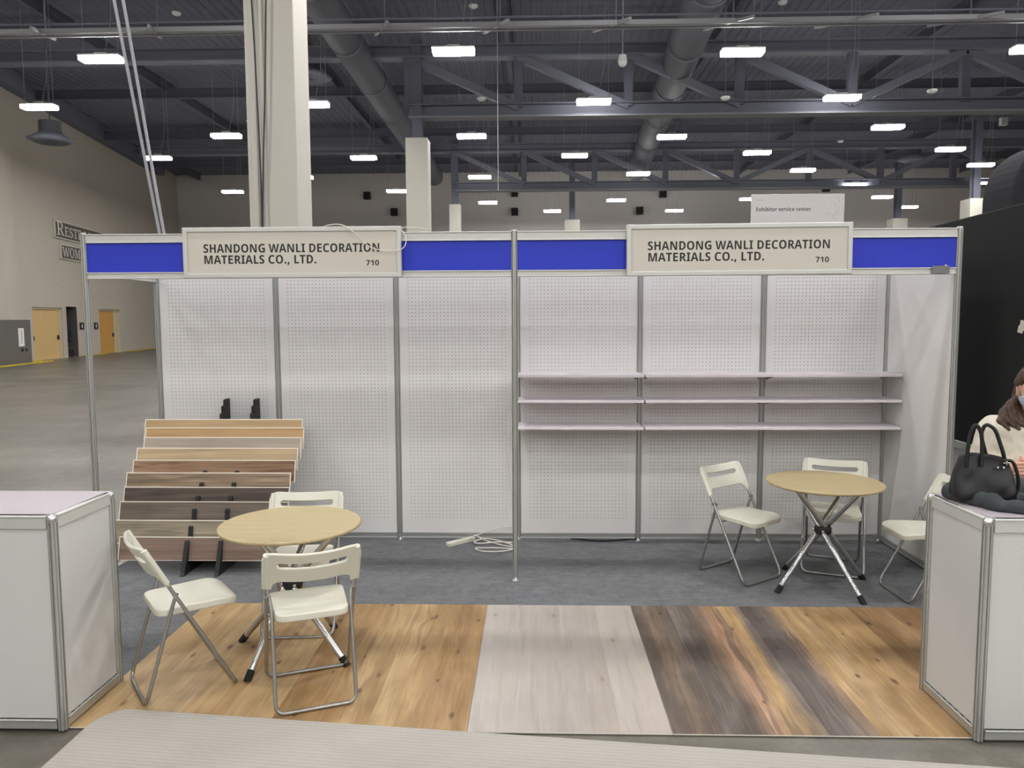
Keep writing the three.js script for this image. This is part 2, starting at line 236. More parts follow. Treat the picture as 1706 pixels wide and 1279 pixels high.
function truss(z, x0, x1, panels, yb, yt, where) {
  const t = thing('roof_truss', 'dark steel roof truss ' + where, 'truss');
  part('bottom_chord', merge([new THREE.BoxGeometry(x1 - x0, 0.06, 0.5).translate(0, -0.2, 0), new THREE.BoxGeometry(x1 - x0, 0.4, 0.06), new THREE.BoxGeometry(x1 - x0, 0.05, 0.5).translate(0, 0.2, 0)]), M.steelMid, t, [(x0 + x1) / 2, yb + 0.2, z]); part('bottom_flange', box(x1 - x0, 0.05, 0.54, 0.01), M.flange, t, [(x0 + x1) / 2, yb - 0.05, z]);
  part('top_chord', merge([new THREE.BoxGeometry(x1 - x0 + 18, 0.06, 0.5).translate(-9, -0.2, 0), new THREE.BoxGeometry(x1 - x0 + 18, 0.45, 0.06).translate(-9, 0, 0), new THREE.BoxGeometry(x1 - x0 + 18, 0.05, 0.5).translate(-9, 0.2, 0)]), M.steelMid, t, [(x0 + x1) / 2, yt, z]);
  const w = (x1 - x0) / panels;
  for (let i = 0; i <= panels; i++) {
    const x = x0 + i * w; part('vertical', beam([x, yb + 0.3, z], [x, yt - 0.2, z], 0.3, 0.24), M.steelDark, t);
    if (i < panels) { const up = i >= 4 && (i % 2 === 0); part('diagonal', beam([x, up ? yb + 0.3 : yt - 0.2, z], [x + w, up ? yt - 0.2 : yb + 0.3, z], 0.26, 0.26), M.steelMid, t); }
  }
}
truss(-22.1, -4.4, 27.4, 8, 9.22, 11.5, 'nearer of the two, crossing the hall behind the light rows');
truss(-37.6, -4.4, 27.4, 8, 9.18, 11.5, 'farther of the two, low in front of the far wall');
for (const [x0, z0, x1, z1, y, r, where] of [[-6.1, -9, -6.45, -45, 11.3, 0.56, 'left of the booth centre, running away under the roof'], [4.6, -9, 6.5, -42, 11.0, 0.6, 'right of the booth centre, running away under the roof']]) {
  const d = thing('air_duct', 'big round dark air duct ' + where, 'duct');
  const L = Math.hypot(x1 - x0, z1 - z0), dx = (x1 - x0) / L, dz = (z1 - z0) / L;
  part('duct_pipe', rod([x0, y, z0], [x1, y, z1], r, 28), M.duct, d);
  for (let s = 2; s < L; s += 4.5) part('duct_collar', rod([x0 + dx * s, y, z0 + dz * s], [x0 + dx * (s + 0.1), y, z0 + dz * (s + 0.1)], r + 0.035, 28), M.steelMid, d);
  for (let s = 4; s < L; s += 9) part('duct_hanger', rod([x0 + dx * s, y + r * 0.9, z0 + dz * s], [x0 + dx * s, HALL - 0.1, z0 + dz * s], 0.025, 6), M.steelMid, d);
}
{ // strut line across the hall
  const t = thing('ceiling_strut', 'long double steel strut line with clamps crossing the top of the picture', 'strut');
  const Y = 9.5;
  part('front_rail', box(40, 0.13, 0.08, 0.01), M.steelLight, t, [2, Y, -14.2]);
  part('rear_rail', box(40, 0.08, 0.08, 0.01), M.steelLight, t, [2, Y + 0.08, -14.75]);
  part('conduit', rod([-18, Y + 0.3, -14.5], [22, Y + 0.3, -14.5], 0.03, 8), M.steelMid, t);
  for (let x = -16; x < 21; x += 3.05) { part('cross_clamp', beam([x - 0.5, Y + 0.34, -15.7], [x + 0.25, Y - 0.16, -13.5], 0.07, 0.07), M.steelLight, t); part('hanger_rod', rod([x, Y + 0.1, -14.5], [x, HALL - 0.1, -14.5], 0.02, 6), M.steelMid, t); }
}
solo('slanting_cable', tube([[-5.62, 10.6, -3.02], [-4.859, 5.66, -3], [-4.434, 2.943, -3], [-3.98, 0.02, -3]], 0.019, 40, 8), M.steelLight, 'grey slanting cable above the left blue band, left of two', 'cable');
solo('slanting_cable', tube([[-5.5, 10.6, -3.02], [-4.75, 5.66, -3], [-4.378, 2.943, -3], [-3.91, 0.02, -3]], 0.019, 40, 8), M.steelLight, 'grey slanting cable above the left blue band, right of two', 'cable');
solo('hanging_cord', rod([-0.985, HALL, -18], [-0.985, 5.9, -18], 0.012, 6), M.steelLight, 'thin straight cord hanging from the roof above the booth centre', 'cord');
for (const [x, y, z, where] of [[-11.9, 12.2, -20, 'above the top left light'], [-1.85, 12.2, -19.8, 'at the top near the booth centre'], [8.3, 12.2, -19.9, 'at the top right of centre'], [6.35, 9.0, -19.3, 'right of the hanging camera'], [12.7, 9.0, -18.8, 'at the right beneath the truss top'], [16, 11, -34.5, 'far back at the right'], [-1.63, 9.3, -20.1, 'below the light at top centre'], [-13.2, 11.2, -30, 'far back left of the nearest column']]) {
  const t = thing('sensor_disc', 'small round white ceiling sensor ' + where, 'sensor', [x, y, z]);
  part('disc', new THREE.LatheGeometry([[0, -0.08], [0.09, -0.07], [0.14, -0.035], [0.155, 0], [0.14, 0.03], [0, 0.04]].map((p) => new THREE.Vector2(...p)), 20), M.fixture, t);
  part('drop_rod', rod([0, 0.04, 0], [0, HALL - y - 0.02, 0], 0.012, 6), M.steelMid, t);
}
for (const [x, y, z, where] of [[-18.9, 9.0, -23.9, 'at the left under the second light row'], [-8.3, 11, -23, 'right of the nearest column'], [22, 11, -39.2, 'far back at the right']]) {
  const t = thing('air_diffuser', 'round dark air diffuser with rings ' + where, 'vent', [x, y, z]);
  part('diffuser_cone', new THREE.LatheGeometry([[0.2, -0.02], [0.3, -0.14], [0.46, -0.06], [0.6, -0.12], [0.85, 0.0], [0.5, 0.2], [0.4, 0.3]].map((p) => new THREE.Vector2(...p)), 28), M.steelMid, t);
  part('neck', rod([0, 0.25, 0], [0, 0.7, 0], 0.4, 20), M.duct, t); part('hanger_rod', rod([0, 0.65, 0], [0, HALL - y - 0.01, 0], 0.03, 8), M.steelDark, t);
}
{
  const t = thing('dome_camera', 'small white dome camera hanging on a long rod from the roof', 'security camera', [2.6, 8.95, -15.6]);
  part('dome', new THREE.SphereGeometry(0.12, 18, 12), M.fixture, t, [0, 0, 0]); part('collar', new THREE.CylinderGeometry(0.1, 0.13, 0.16, 18), M.fixture, t, [0, 0.12, 0]); part('drop_rod', rod([0, 0.15, 0], [0, HALL - 8.97, 0], 0.02, 8), M.steelLight, t);
  const p = thing('junction_box', 'small white box hanging at the upper right under the truss', 'box', [18.5, 9.5, -24.8]);
  part('box_body', box(0.26, 0.3, 0.2, 0.02, 2), M.fixture, p); part('drop_rod', rod([0, 0.1, 0], [0, HALL - 9.52, 0], 0.015, 6), M.steelMid, p);
}
[[-11.6, 10.6, 'upper left'], [-9.7, 9.45, 'lower left'], [-1.22, 10.7, 'upper one above the booth centre'], [-1.22, 9.4, 'lower one above the booth centre'], [7.5, 9.4, 'left of the service sign, lower'], [9.1, 10.55, 'left of the service sign, upper'], [20.3, 10.85, 'farthest right']].forEach(([x, y, w]) => {
  const t = thing('wall_speaker', `black box loudspeaker on the far wall, ${w}`, 'loudspeaker', [x * 1.07, y * 1.07 - 0.13, -51.65]);
  part('cabinet', box(0.5, 0.55, 0.4, 0.03, 2), M.black, t); part('grille', box(0.42, 0.46, 0.02, 0.008), M.rubber, t, [0, 0, 0.205]); part('bracket', box(0.12, 0.2, 0.18, 0.01), M.steelDark, t, [0, 0, -0.22]);
});
// ------------------------------------------------------------------ the booth
const POST_H = 2.46;
const postGeo = (() => { const s = new THREE.Shape(), pts = []; for (let k = 0; k < 8; k++) { const a = k * Math.PI / 4, at = (r, o) => [r * Math.cos(a) - o * Math.sin(a), r * Math.sin(a) + o * Math.cos(a)]; pts.push(at(0.0205, -0.0075), at(0.0205, -0.0034), at(0.013, -0.0034), at(0.013, 0.0034), at(0.0205, 0.0034), at(0.0205, 0.0075)); } pts.forEach((p, i) => i ? s.lineTo(...p) : s.moveTo(...p)); s.closePath(); return s; })();
const postShaft = (h) => new THREE.ExtrudeGeometry(postGeo, { depth: h, bevelEnabled: false }).rotateX(-Math.PI / 2);
const shaft245 = postShaft(POST_H - 0.04), footGeo = new THREE.LatheGeometry([[0, 0], [0.024, 0], [0.026, 0.006], [0.018, 0.012], [0.01, 0.016], [0.01, 0.032], [0, 0.032]].map((p) => new THREE.Vector2(...p)), 20), capGeo = new THREE.CylinderGeometry(0.0195, 0.0205, 0.01, 16);
function post(x, z, where) { const t = thing('aluminium_post', 'slim grooved aluminium booth post ' + where, 'post', [x, 0, z]); part('shaft', shaft245, M.alu, t, [0, 0.03, 0]); part('foot', footGeo, M.chrome, t); part('end_cap', capGeo, M.alu, t, [0, POST_H - 0.005, 0]); return t; }
[['at the rear left corner behind the sample rack'], ['of the back wall between the first and second pegboards'], ['of the back wall between the second and third pegboards'], ['of the back wall hidden behind the front centre post'], ['of the back wall between the fourth and fifth pegboards'], ['of the back wall behind the right round table'], ['at the rear right corner of the booth']].forEach(([w], i) => post(i - 3, 0, w));
post(-3, 1, 'at the front left carrying the blue band'); post(0, 1, 'at the front centre between the two blue bands'); post(3, 1, 'at the front right beside the black display');
// pegboard: one geometry with real round holes
const pegGeo = (() => {
  const W = 0.952, H0 = 0.066, H1 = 2.4, T = 0.005, P = 0.0296, nx = 28, ny = 70, x0 = -nx * P / 2, y0 = 0.178, R = 0.0037, pos = [], nor = [], idx = [];
  const quad = (a, b, c, d, n) => { const k = pos.length / 3; for (const p of [a, b, c, d]) { pos.push(...p); nor.push(...n); } idx.push(k, k + 1, k + 2, k, k + 2, k + 3); };
  const xa = -W / 2, xb = W / 2, xm = x0 + nx * P, ym = y0 + ny * P;
  for (const [z, n] of [[T / 2, 1], [-T / 2, -1]]) { const N = [0, 0, n]; quad([xa, H0, z], [xb, H0, z], [xb, y0, z], [xa, y0, z], N); quad([xa, ym, z], [xb, ym, z], [xb, H1, z], [xa, H1, z], N); quad([xa, y0, z], [x0, y0, z], [x0, ym, z], [xa, ym, z], N); quad([xm, y0, z], [xb, y0, z], [xb, ym, z], [xm, ym, z], N); }
  quad([xa, H1, T / 2], [xb, H1, T / 2], [xb, H1, -T / 2], [xa, H1, -T / 2], [0, 1, 0]); quad([xa, H0, -T / 2], [xb, H0, -T / 2], [xb, H0, T / 2], [xa, H0, T / 2], [0, -1, 0]);
  for (let j = 0; j < ny; j++) for (let i = 0; i < nx; i++) {
    const cx = x0 + (i + 0.5) * P, cy = y0 + (j + 0.5) * P, h = P / 2, O = [[h, 0], [h, h], [0, h], [-h, h], [-h, 0], [-h, -h], [0, -h], [h, -h]];
    for (const [z, n] of [[T / 2, 1], [-T / 2, -1]]) { const k = pos.length / 3; for (let q = 0; q < 8; q++) { const a = q * Math.PI / 4; pos.push(cx + O[q][0], cy + O[q][1], z, cx + R * Math.cos(a), cy + R * Math.sin(a), z); nor.push(0, 0, n, 0, 0, n); } for (let q = 0; q < 8; q++) { const a = k + 2 * q, b = k + 2 * ((q + 1) % 8); n > 0 ? idx.push(a, b, b + 1, a, b + 1, a + 1) : idx.push(a, b + 1, b, a, a + 1, b + 1); } }
    const k = pos.length / 3; for (let q = 0; q < 8; q++) { const a = q * Math.PI / 4, c = Math.cos(a), s = Math.sin(a); pos.push(cx + R * c, cy + R * s, T / 2, cx + R * c, cy + R * s, -T / 2); nor.push(-c, -s, 0, -c, -s, 0); } for (let q = 0; q < 8; q++) { const a = k + 2 * q, b = k + 2 * ((q + 1) % 8); idx.push(a, b, b + 1, a, b + 1, a + 1); }
  }
  const g = new THREE.BufferGeometry(); g.setAttribute('position', new THREE.Float32BufferAttribute(pos, 3)); g.setAttribute('normal', new THREE.Float32BufferAttribute(nor, 3)); g.setAttribute('uv', new THREE.Float32BufferAttribute(new Float32Array(pos.length / 3 * 2), 2)); g.setIndex(idx); return g;
})();
const railGeo = (L, h = 0.046, d = 0.03) => merge([box(L, h, d * 0.6, 0.002), box(L, 0.008, d, 0.002).translate(0, h / 2 - 0.004, 0), box(L, 0.008, d, 0.002).translate(0, -h / 2 + 0.004, 0)]);
const rail95 = railGeo(0.958);
['leftmost of six, behind the wood sample rack', 'second from the left, behind the left round table', 'third from the left, just left of the centre post', 'fourth from the left, just right of the centre post', 'fifth from the left, behind the shelf joints', 'rightmost of six, next to the plain side wall'].forEach((w, i) => {
  const t = thing('pegboard_panel', 'white pegboard back wall panel, ' + w, 'wall panel', [i - 2.5, 0, 0]);
  part('pegboard', pegGeo, M.panel, t); part('backing_sheet', box(0.95, 2.33, 0.004, 0.001), M.backing, t, [0, 1.235, -0.016]); part('bottom_rail', rail95, M.alu, t, [0, 0.043, 0]); part('top_rail', rail95, M.alu, t, [0, 2.423, 0]);
});
{
  const t = thing('side_wall_panel', 'plain white side wall panel at the right end of the booth', 'wall panel', [3, 0, 0.5], Math.PI / 2);
  part('board', box(0.952, 2.34, 0.006, 0.001), M.panel, t, [0, 1.235, 0]); part('bottom_rail', rail95, M.alu, t, [0, 0.043, 0]); part('top_rail', rail95, M.alu, t, [0, 2.423, 0]);
  const b = thing('side_beam', 'white aluminium side beam joining the front and rear left posts', 'beam', [-3, 2.2, 0.5], Math.PI / 2);
  part('beam_profile', railGeo(0.958, 0.062), M.aluWhite, b);
  const g = thing('grey_tag', 'small grey tag under the right end of the blue band', 'tag', [2.87, 2.172, 1.028]);
  part('tag_plate', box(0.115, 0.05, 0.006, 0.001), std(0x77787a, 0.6), g); part('tag_clip', box(0.02, 0.012, 0.01, 0.002), M.alu, g, [0.03, 0.026, 0]);
}
for (const [x, w] of [[-1.5, 'left'], [1.5, 'right']]) {
  const t = thing('fascia_band', `royal blue fascia band between white rails over the ${w} half of the booth`, 'fascia', [x, 0, 1]);
  part('blue_board', box(2.958, 0.205, 0.008, 0.001), M.blue, t, [0, 2.287, 0]);
  part('top_rail', railGeo(2.958, 0.062, 0.036), M.aluWhite, t, [0, 2.419, 0]); part('bottom_rail', railGeo(2.958, 0.045, 0.036), M.aluWhite, t, [0, 2.164, 0]);
}
const signTex = canvasTex(1800, 410, (g, w, h) => {
  g.fillStyle = '#cbc7bd'; g.fillRect(0, 0, w, h); g.fillStyle = '#1d1c1c'; const sx = w / 1.5, X = (x) => (x + 0.75) * sx, Y = (y) => h / 2 - y * sx;
  fitText(g, 'SHANDONG WANLI DECORATION', X(-0.64), Y(0.001), 1.275 * sx, 119, 'sans-serif'); fitText(g, 'MATERIALS CO., LTD.', X(-0.64), Y(-0.092), 0.82 * sx, 119, 'sans-serif'); fitText(g, '710', X(0.53), Y(-0.112), 0.096 * sx, 76, 'sans-serif');
});
signTex.repeat.set(1, 1);
for (const [x, w, rz] of [[-1.522, 'left', 0], [1.514, 'right', 0.0045]]) {
  const t = thing('company_sign', `framed white company sign with booth number hung on the ${w} blue band`, 'sign', [x, 2.313, 1.044]); t.rotation.z = rz;
  part('backing', box(1.47, 0.31, 0.02, 0.002), M.white, t);
  { const f = new THREE.Shape(), L = 0.753, Q = 0.172, b = 0.032, q = new THREE.Path(); f.moveTo(-L, -Q); f.lineTo(L, -Q); f.lineTo(L, Q); f.lineTo(-L, Q); f.closePath(); q.moveTo(-L + b, -Q + b); q.lineTo(-L + b, Q - b); q.lineTo(L - b, Q - b); q.lineTo(L - b, -Q + b); q.closePath(); f.holes.push(q);
    part('frame', new THREE.ExtrudeGeometry(f, { depth: 0.028, bevelEnabled: true, bevelSize: 0.005, bevelThickness: 0.006, bevelSegments: 2, bevelOffset: -0.005 }), M.aluWhite, t, [0, 0, -0.014]); }
  part('printed_face', new THREE.PlaneGeometry(1.44, 0.278), std(0xffffff, 0.35, 0, { map: signTex }), t, [0, 0, 0.0115]);
}
solo('sign_cable', tube([[-1.33, 2.468, 1.03], [-1.27, 2.492, 1.06], [-1.16, 2.49, 1.08], [-1.05, 2.41, 1.078], [-0.98, 2.345, 1.076], [-0.85, 2.315, 1.078], [-0.765, 2.325, 1.085], [-0.735, 2.36, 1.08], [-0.74, 2.42, 1.06], [-0.77, 2.47, 1.04], [-0.68, 2.478, 1.02], [-0.58, 2.462, 1.01]], 0.0034, 120, 6), M.cable, 'thin white cable looping over the top right corner of the left sign', 'cable');
solo('loose_cord', tube([[-0.044, 2.185, 0.034], [-0.027, 2.0, 0.03], [-0.03, 1.85, 0.034], [-0.062, 1.72, 0.05], [-0.048, 1.55, 0.034], [-0.045, 1.35, 0.034], [-0.06, 1.22, 0.05], [-0.055, 1.1, 0.04], [-0.03, 0.92, 0.034], [-0.082, 0.72, 0.06], [-0.07, 0.55, 0.05], [-0.05, 0.3, 0.036], [-0.036, 0.14, 0.036], [-0.15, 0.12, 0.05], [-0.33, 0.07, 0.08], [-0.42, 0.04, 0.12]], 0.0042, 140, 6), M.cable, 'thin white cord hanging down beside the centre post to the power strip', 'cord');
// shelves
const shelfBoard = box(0.988, 0.014, 0.3, 0.002), lip = box(0.988, 0.02, 0.006, 0.002);
const bracketGeo = (() => { const s = new THREE.Shape(); s.moveTo(0, 0); s.lineTo(0.2, 0); s.lineTo(0.2, -0.012); s.lineTo(0.02, -0.045); s.lineTo(0, -0.045); s.closePath(); return new THREE.ExtrudeGeometry(s, { depth: 0.004, bevelEnabled: false }).rotateY(-Math.PI / 2); })();
[[1.408, 'top'], [1.208, 'middle'], [0.995, 'bottom']].forEach(([y, row], r) => ['left', 'centre', 'right'].forEach((c, i) => {
  const t = thing('wall_shelf', `pale lilac-white wall shelf, ${c} board of the ${row} row`, 'shelf', [0.5 + i + (i === 2 ? -0.012 : 0), y, 0.172], 0, 'shelf boards on the right back wall');
  t.rotation.z = [-0.003, 0.001, 0.002][i] * (r === 1 ? 0.4 : 1);
  part('shelf_board', shelfBoard, M.shelf, t); part('front_lip', lip, M.shelf, t, [0, -0.003, 0.15]);
  for (const x of [-0.462, 0.462]) part('bracket', bracketGeo, M.steelLight, t, [x, -0.008, -0.148]);
}));
// booth carpet
structure('carpet', slabUV(new THREE.BoxGeometry(6.1, 0.006, 3.06)), M.carpet, [0, 0.003, 1.482]).name = 'floor_carpet';
solo('carpet_tape', box(0.05, 0.003, 2.0, 0.001), M.trimWhite, 'strip of pale tape along the left edge of the grey carpet', 'tape', [-3.03, 0.0075, 0.95]);
// ------------------------------------------------------------------ flooring samples of single planks
const plankGeo = new THREE.BoxGeometry(0.2282, 0.005, 1.524);
function plank(parent, x, tex, dy = 0) { const top = std(0xffffff, 0.5, 0, { map: tex }); const m = part('plank', plankGeo, [M.edge, M.edge, top, M.edge, M.edge, M.edge], parent, [x, 0.0085 + dy, 2.255]); return m; }
{
  const oakL = [184, 154, 106], oakM = [168, 134, 86], oakD = [152, 118, 74];
  const left = thing('oak_flooring', 'warm oak plank flooring sample with knots under the left table', 'flooring');
  const LS = [[oakL, oakL], [oakL, [178, 149, 107]], [oakL, oakM], [[178, 149, 106], oakL], [oakD, oakM], [oakM, oakL, oakM], [oakL, oakM], [oakM, oakD, oakM]];
  LS.forEach((st, i) => plank(left, -2.0 + 0.1145 + i * 0.2287, woodTex(192, 1024, 100 + i, { stops: st, knots: i > 3 ? 4 : 2, dark: [134, 100, 64], streak: i > 3 ? 0.6 : 0.35 })));
  const white = thing('white_flooring', 'pale whitewashed plank flooring sample in the middle', 'flooring');
  [[186, 178, 164], [178, 169, 156], [176, 166, 152], [182, 172, 157]].forEach((c, i) => plank(white, -0.168 + 0.1145 + i * 0.2287, woodTex(192, 1024, 200 + i, { stops: [c, [c[0] - 6, c[1] - 7, c[2] - 8]], amp: 0.32, knots: 1, knot: [140, 130, 118], dark: [146, 138, 127], streak: 0.45 })));
  const mixd = thing('mixed_flooring', 'dark grey-brown and tan mixed plank flooring sample at the right', 'flooring');
  const dk = [94, 82, 70], gy = [108, 98, 90], tan = [168, 136, 98], gold = [176, 143, 92], br = [140, 108, 68];
  [[dk, [112, 94, 74], dk], [gy, dk, [150, 120, 92]], [[170, 132, 100], tan, gold, gy], [[92, 80, 70], gy, [176, 142, 104]], [gold, [178, 148, 104], gold], [gold, [168, 134, 90], gold], [br, [150, 116, 76], [158, 126, 86]], [[162, 130, 88], br, [154, 120, 80]]].forEach((st, i) => plank(mixd, 0.75 + 0.1145 + i * 0.2287, woodTex(192, 1024, 300 + i, { stops: st, knots: i > 3 ? 3 : 2, warp: i < 4 ? 0.34 : 0.25, dark: i < 4 ? [84, 70, 60] : [126, 92, 56], streak: i < 4 ? 0.8 : 0.45, amp: 1.15, knot: [70, 50, 34] })));
}
{ // ribbed aisle carpet across the foreground
  const P = [[-1.875, 2.872], [5.2, 3.585], [5.2, 5.7], [-1.86, 5.7]], s = new THREE.Shape(), r = 0.13;
  s.moveTo(-1.874, -(2.872 + r * 1.6)); s.quadraticCurveTo(-1.875, -2.874, -1.875 + r, -(2.872 + r * 0.1)); s.lineTo(P[1][0], -P[1][1]); s.lineTo(P[2][0], -P[2][1]); s.lineTo(P[3][0], -P[3][1]); s.closePath();
  const g = new THREE.ExtrudeGeometry(s, { depth: 0.012, bevelEnabled: true, bevelThickness: 0.006, bevelSize: 0.008, bevelSegments: 3, curveSegments: 24 }).rotateX(-Math.PI / 2); const uv = g.attributes.uv, p = g.attributes.position, a = Math.atan2(0.713, 7.075); for (let i = 0; i < uv.count; i++) uv.setXY(i, p.getX(i) * Math.cos(a) + p.getZ(i) * Math.sin(a), -p.getX(i) * Math.sin(a) + p.getZ(i) * Math.cos(a));
  solo('aisle_carpet', g, M.ribbed, 'wide ribbed off-white aisle carpet with a rounded corner in the foreground', 'carpet', [0, 0.018, 0.02]);
}
// ------------------------------------------------------------------ counters
function counter(x, w, label) {
  const t = thing('display_counter', label, 'counter', [x, 0.012, 2.805]); const D = 0.5, H = 0.988, shaft = postShaft(H - 0.03);
  for (const a of [-1, 1]) for (const b of [-1, 1]) { const p = part('corner_post', shaft, M.alu, t, [a * (w / 2 - 0.02), 0.0, b * (D / 2 - 0.02)]); part('corner_cap', new THREE.LatheGeometry([[0, 0.034], [0.012, 0.032], [0.019, 0.024], [0.022, 0.012], [0.022, 0]].map((q) => new THREE.Vector2(...q)), 18), M.chrome, p, [0, H - 0.034, 0]); }
  const rail = (L, h) => merge([box(L, h, 0.026, 0.004, 2), box(L, 0.012, 0.034, 0.005, 2).translate(0, h / 2 - 0.006, 0)]);
  for (const b of [-1, 1]) { part('top_rail', rail(w - 0.084, 0.062), M.aluWhite, t, [0, H - 0.035, b * (D / 2 - 0.02)]); part('bottom_rail', rail(w - 0.084, 0.046), M.alu, t, [0, 0.026, b * (D / 2 - 0.02)]); part(b > 0 ? 'front_panel' : 'back_panel', box(w - 0.08, H - 0.1, 0.006, 0.001), M.white, t, [0, H / 2, b * (D / 2 - 0.02)]); }
  for (const a of [-1, 1]) { part('top_rail', rail(D - 0.084, 0.062).rotateY(Math.PI / 2), M.aluWhite, t, [a * (w / 2 - 0.02), H - 0.035, 0]); part('bottom_rail', rail(D - 0.084, 0.046).rotateY(Math.PI / 2), M.alu, t, [a * (w / 2 - 0.02), 0.026, 0]); part('side_panel', box(0.006, H - 0.1, D - 0.08, 0.001), M.white, t, [a * (w / 2 - 0.02), H / 2, 0]); }
  part('counter_top', box(w - 0.05, 0.016, D - 0.05, 0.002), M.counterTop, t, [0, H - 0.0075, 0]);
}
counter(-2.475, 1.0, 'white counter with aluminium frame at the left front of the booth'); counter(2.548, 1.0, 'white counter with aluminium frame at the right front, carrying a handbag');
// ------------------------------------------------------------------ folding chairs
const frontLine = (y) => 0.215 - 0.39 * (y - 0.0095) / 0.7305, TILT = Math.atan(0.39 / 0.7305);
function makeChair() {
  const t = thing('folding_chair', '', 'chair');
  part('front_frame', bentTube([[-0.207, 0.76, frontLine(0.76)], [-0.207, 0.0095, 0.215], [0.207, 0.0095, 0.215], [0.207, 0.76, frontLine(0.76)]], 0.05, 0.0095), M.steelTube, t);
  part('rear_frame', bentTube([[-0.196, 0.53, frontLine(0.53) + 0.012], [-0.186, 0.47, frontLine(0.47) - 0.04], [-0.186, 0.0095, -0.205], [0.186, 0.0095, -0.205], [0.186, 0.47, frontLine(0.47) - 0.04], [0.196, 0.53, frontLine(0.53) + 0.012]], 0.045, 0.0092), M.steelTube, t);
  part('crossbar', rod([-0.2, 0.415, frontLine(0.415)], [0.2, 0.415, frontLine(0.415)], 0.008, 10), M.steelTube, t);
  for (const x of [-0.207, 0.207]) part('pivot', rod([x - 0.014 * Math.sign(x), 0.53, frontLine(0.53)], [x + 0.011 * Math.sign(x), 0.53, frontLine(0.53)], 0.0105, 12), M.steelTube, t);
  { const s = new THREE.Shape(), r = 0.055, wf = 0.178, wb = 0.165, zf = 0.24, zb = -0.135; // seat outline in x, -z
    s.moveTo(-wb + r, -zb); s.lineTo(wb - r, -zb); s.quadraticCurveTo(wb, -zb, wb, -zb - r); s.lineTo(wf, -zf + r * 1.3); s.quadraticCurveTo(wf, -zf, wf - r * 1.3, -zf); s.lineTo(-wf + r * 1.3, -zf); s.quadraticCurveTo(-wf, -zf, -wf, -zf + r * 1.3); s.lineTo(-wb, -zb - r); s.quadraticCurveTo(-wb, -zb, -wb + r, -zb);
    const seatShape = new THREE.ExtrudeGeometry(s, { depth: 0.02, bevelEnabled: true, bevelThickness: 0.008, bevelSize: 0.007, bevelSegments: 4, curveSegments: 10 }); let g = subdivide(seatShape, 0.03).rotateX(-Math.PI / 2); const p = g.attributes.position;
    for (let i = 0; i < p.count; i++) { const x = p.getX(i), z = p.getZ(i); let y = p.getY(i) + 0.428; y -= 0.011 * Math.max(0, 1 - (x / 0.17) ** 2) * sstep(0.24, 0.1, z) * sstep(-0.15, 0.0, z); const f = Math.max(0, (z - 0.15) / 0.09); y -= 0.016 * f * f; y += 0.012 * (z - 0.05); p.setY(i, y); } g = mergeVertices(stripUV(g)); g.computeVertexNormals(); part('seat', addUV(g), M.plastic, t); }
  { const s = new THREE.Shape(), h = new THREE.Path(), W = 0.224, top = 0.098; // backrest outline, t along the tube
    s.moveTo(-W, -0.12); s.lineTo(-W, top - 0.06); s.quadraticCurveTo(-W, top, -W + 0.06, top); s.lineTo(W - 0.06, top); s.quadraticCurveTo(W, top, W, top - 0.06); s.lineTo(W, -0.12); s.lineTo(W - 0.036, -0.122); s.quadraticCurveTo(W - 0.036, -0.068, W - 0.1, -0.066); s.lineTo(-W + 0.1, -0.066); s.quadraticCurveTo(-W + 0.036, -0.068, -W + 0.036, -0.122); s.closePath();
    const a = 0.145, b = 0.02, c = 0.03; h.moveTo(-a, c - b); h.lineTo(a, c - b); h.absarc(a, c, b, -Math.PI / 2, Math.PI / 2, false); h.lineTo(-a, c + b); h.absarc(-a, c, b, Math.PI / 2, Math.PI * 1.5, false); s.holes.push(h);
    let g = subdivide(new THREE.ExtrudeGeometry(s, { depth: 0.006, bevelEnabled: true, bevelThickness: 0.005, bevelSize: 0.004, bevelSegments: 3, curveSegments: 10 }).translate(0, 0, -0.003), 0.04); const p = g.attributes.position;
    for (let i = 0; i < p.count; i++) p.setZ(i, p.getZ(i) - 0.034 * Math.max(0, 1 - (p.getX(i) / 0.205) ** 2)); g = mergeVertices(stripUV(g), 1e-5); g.computeVertexNormals(); g = addUV(g); g.rotateX(-TILT); g.translate(0, 0.69, frontLine(0.69)); const sock = [-1, 1].map((q) => addUV(stripUV(rod([q * 0.207, 0.59, frontLine(0.59)], [q * 0.207, 0.768, frontLine(0.768)], 0.0145, 14)))); sock.forEach((k) => k.computeVertexNormals()); part('backrest', merge([g, ...sock]), M.plastic, t); }
  return t;
}
function stripUV(g) { g.deleteAttribute('uv'); g.deleteAttribute('normal'); return g; }
function addUV(g) { const p = g.attributes.position, u = new Float32Array(p.count * 2); for (let i = 0; i < p.count; i++) { u[2 * i] = p.getX(i) + p.getZ(i) * 0.5; u[2 * i + 1] = p.getY(i) + p.getZ(i) * 0.5; } g.setAttribute('uv', new THREE.BufferAttribute(u, 2)); return g; }
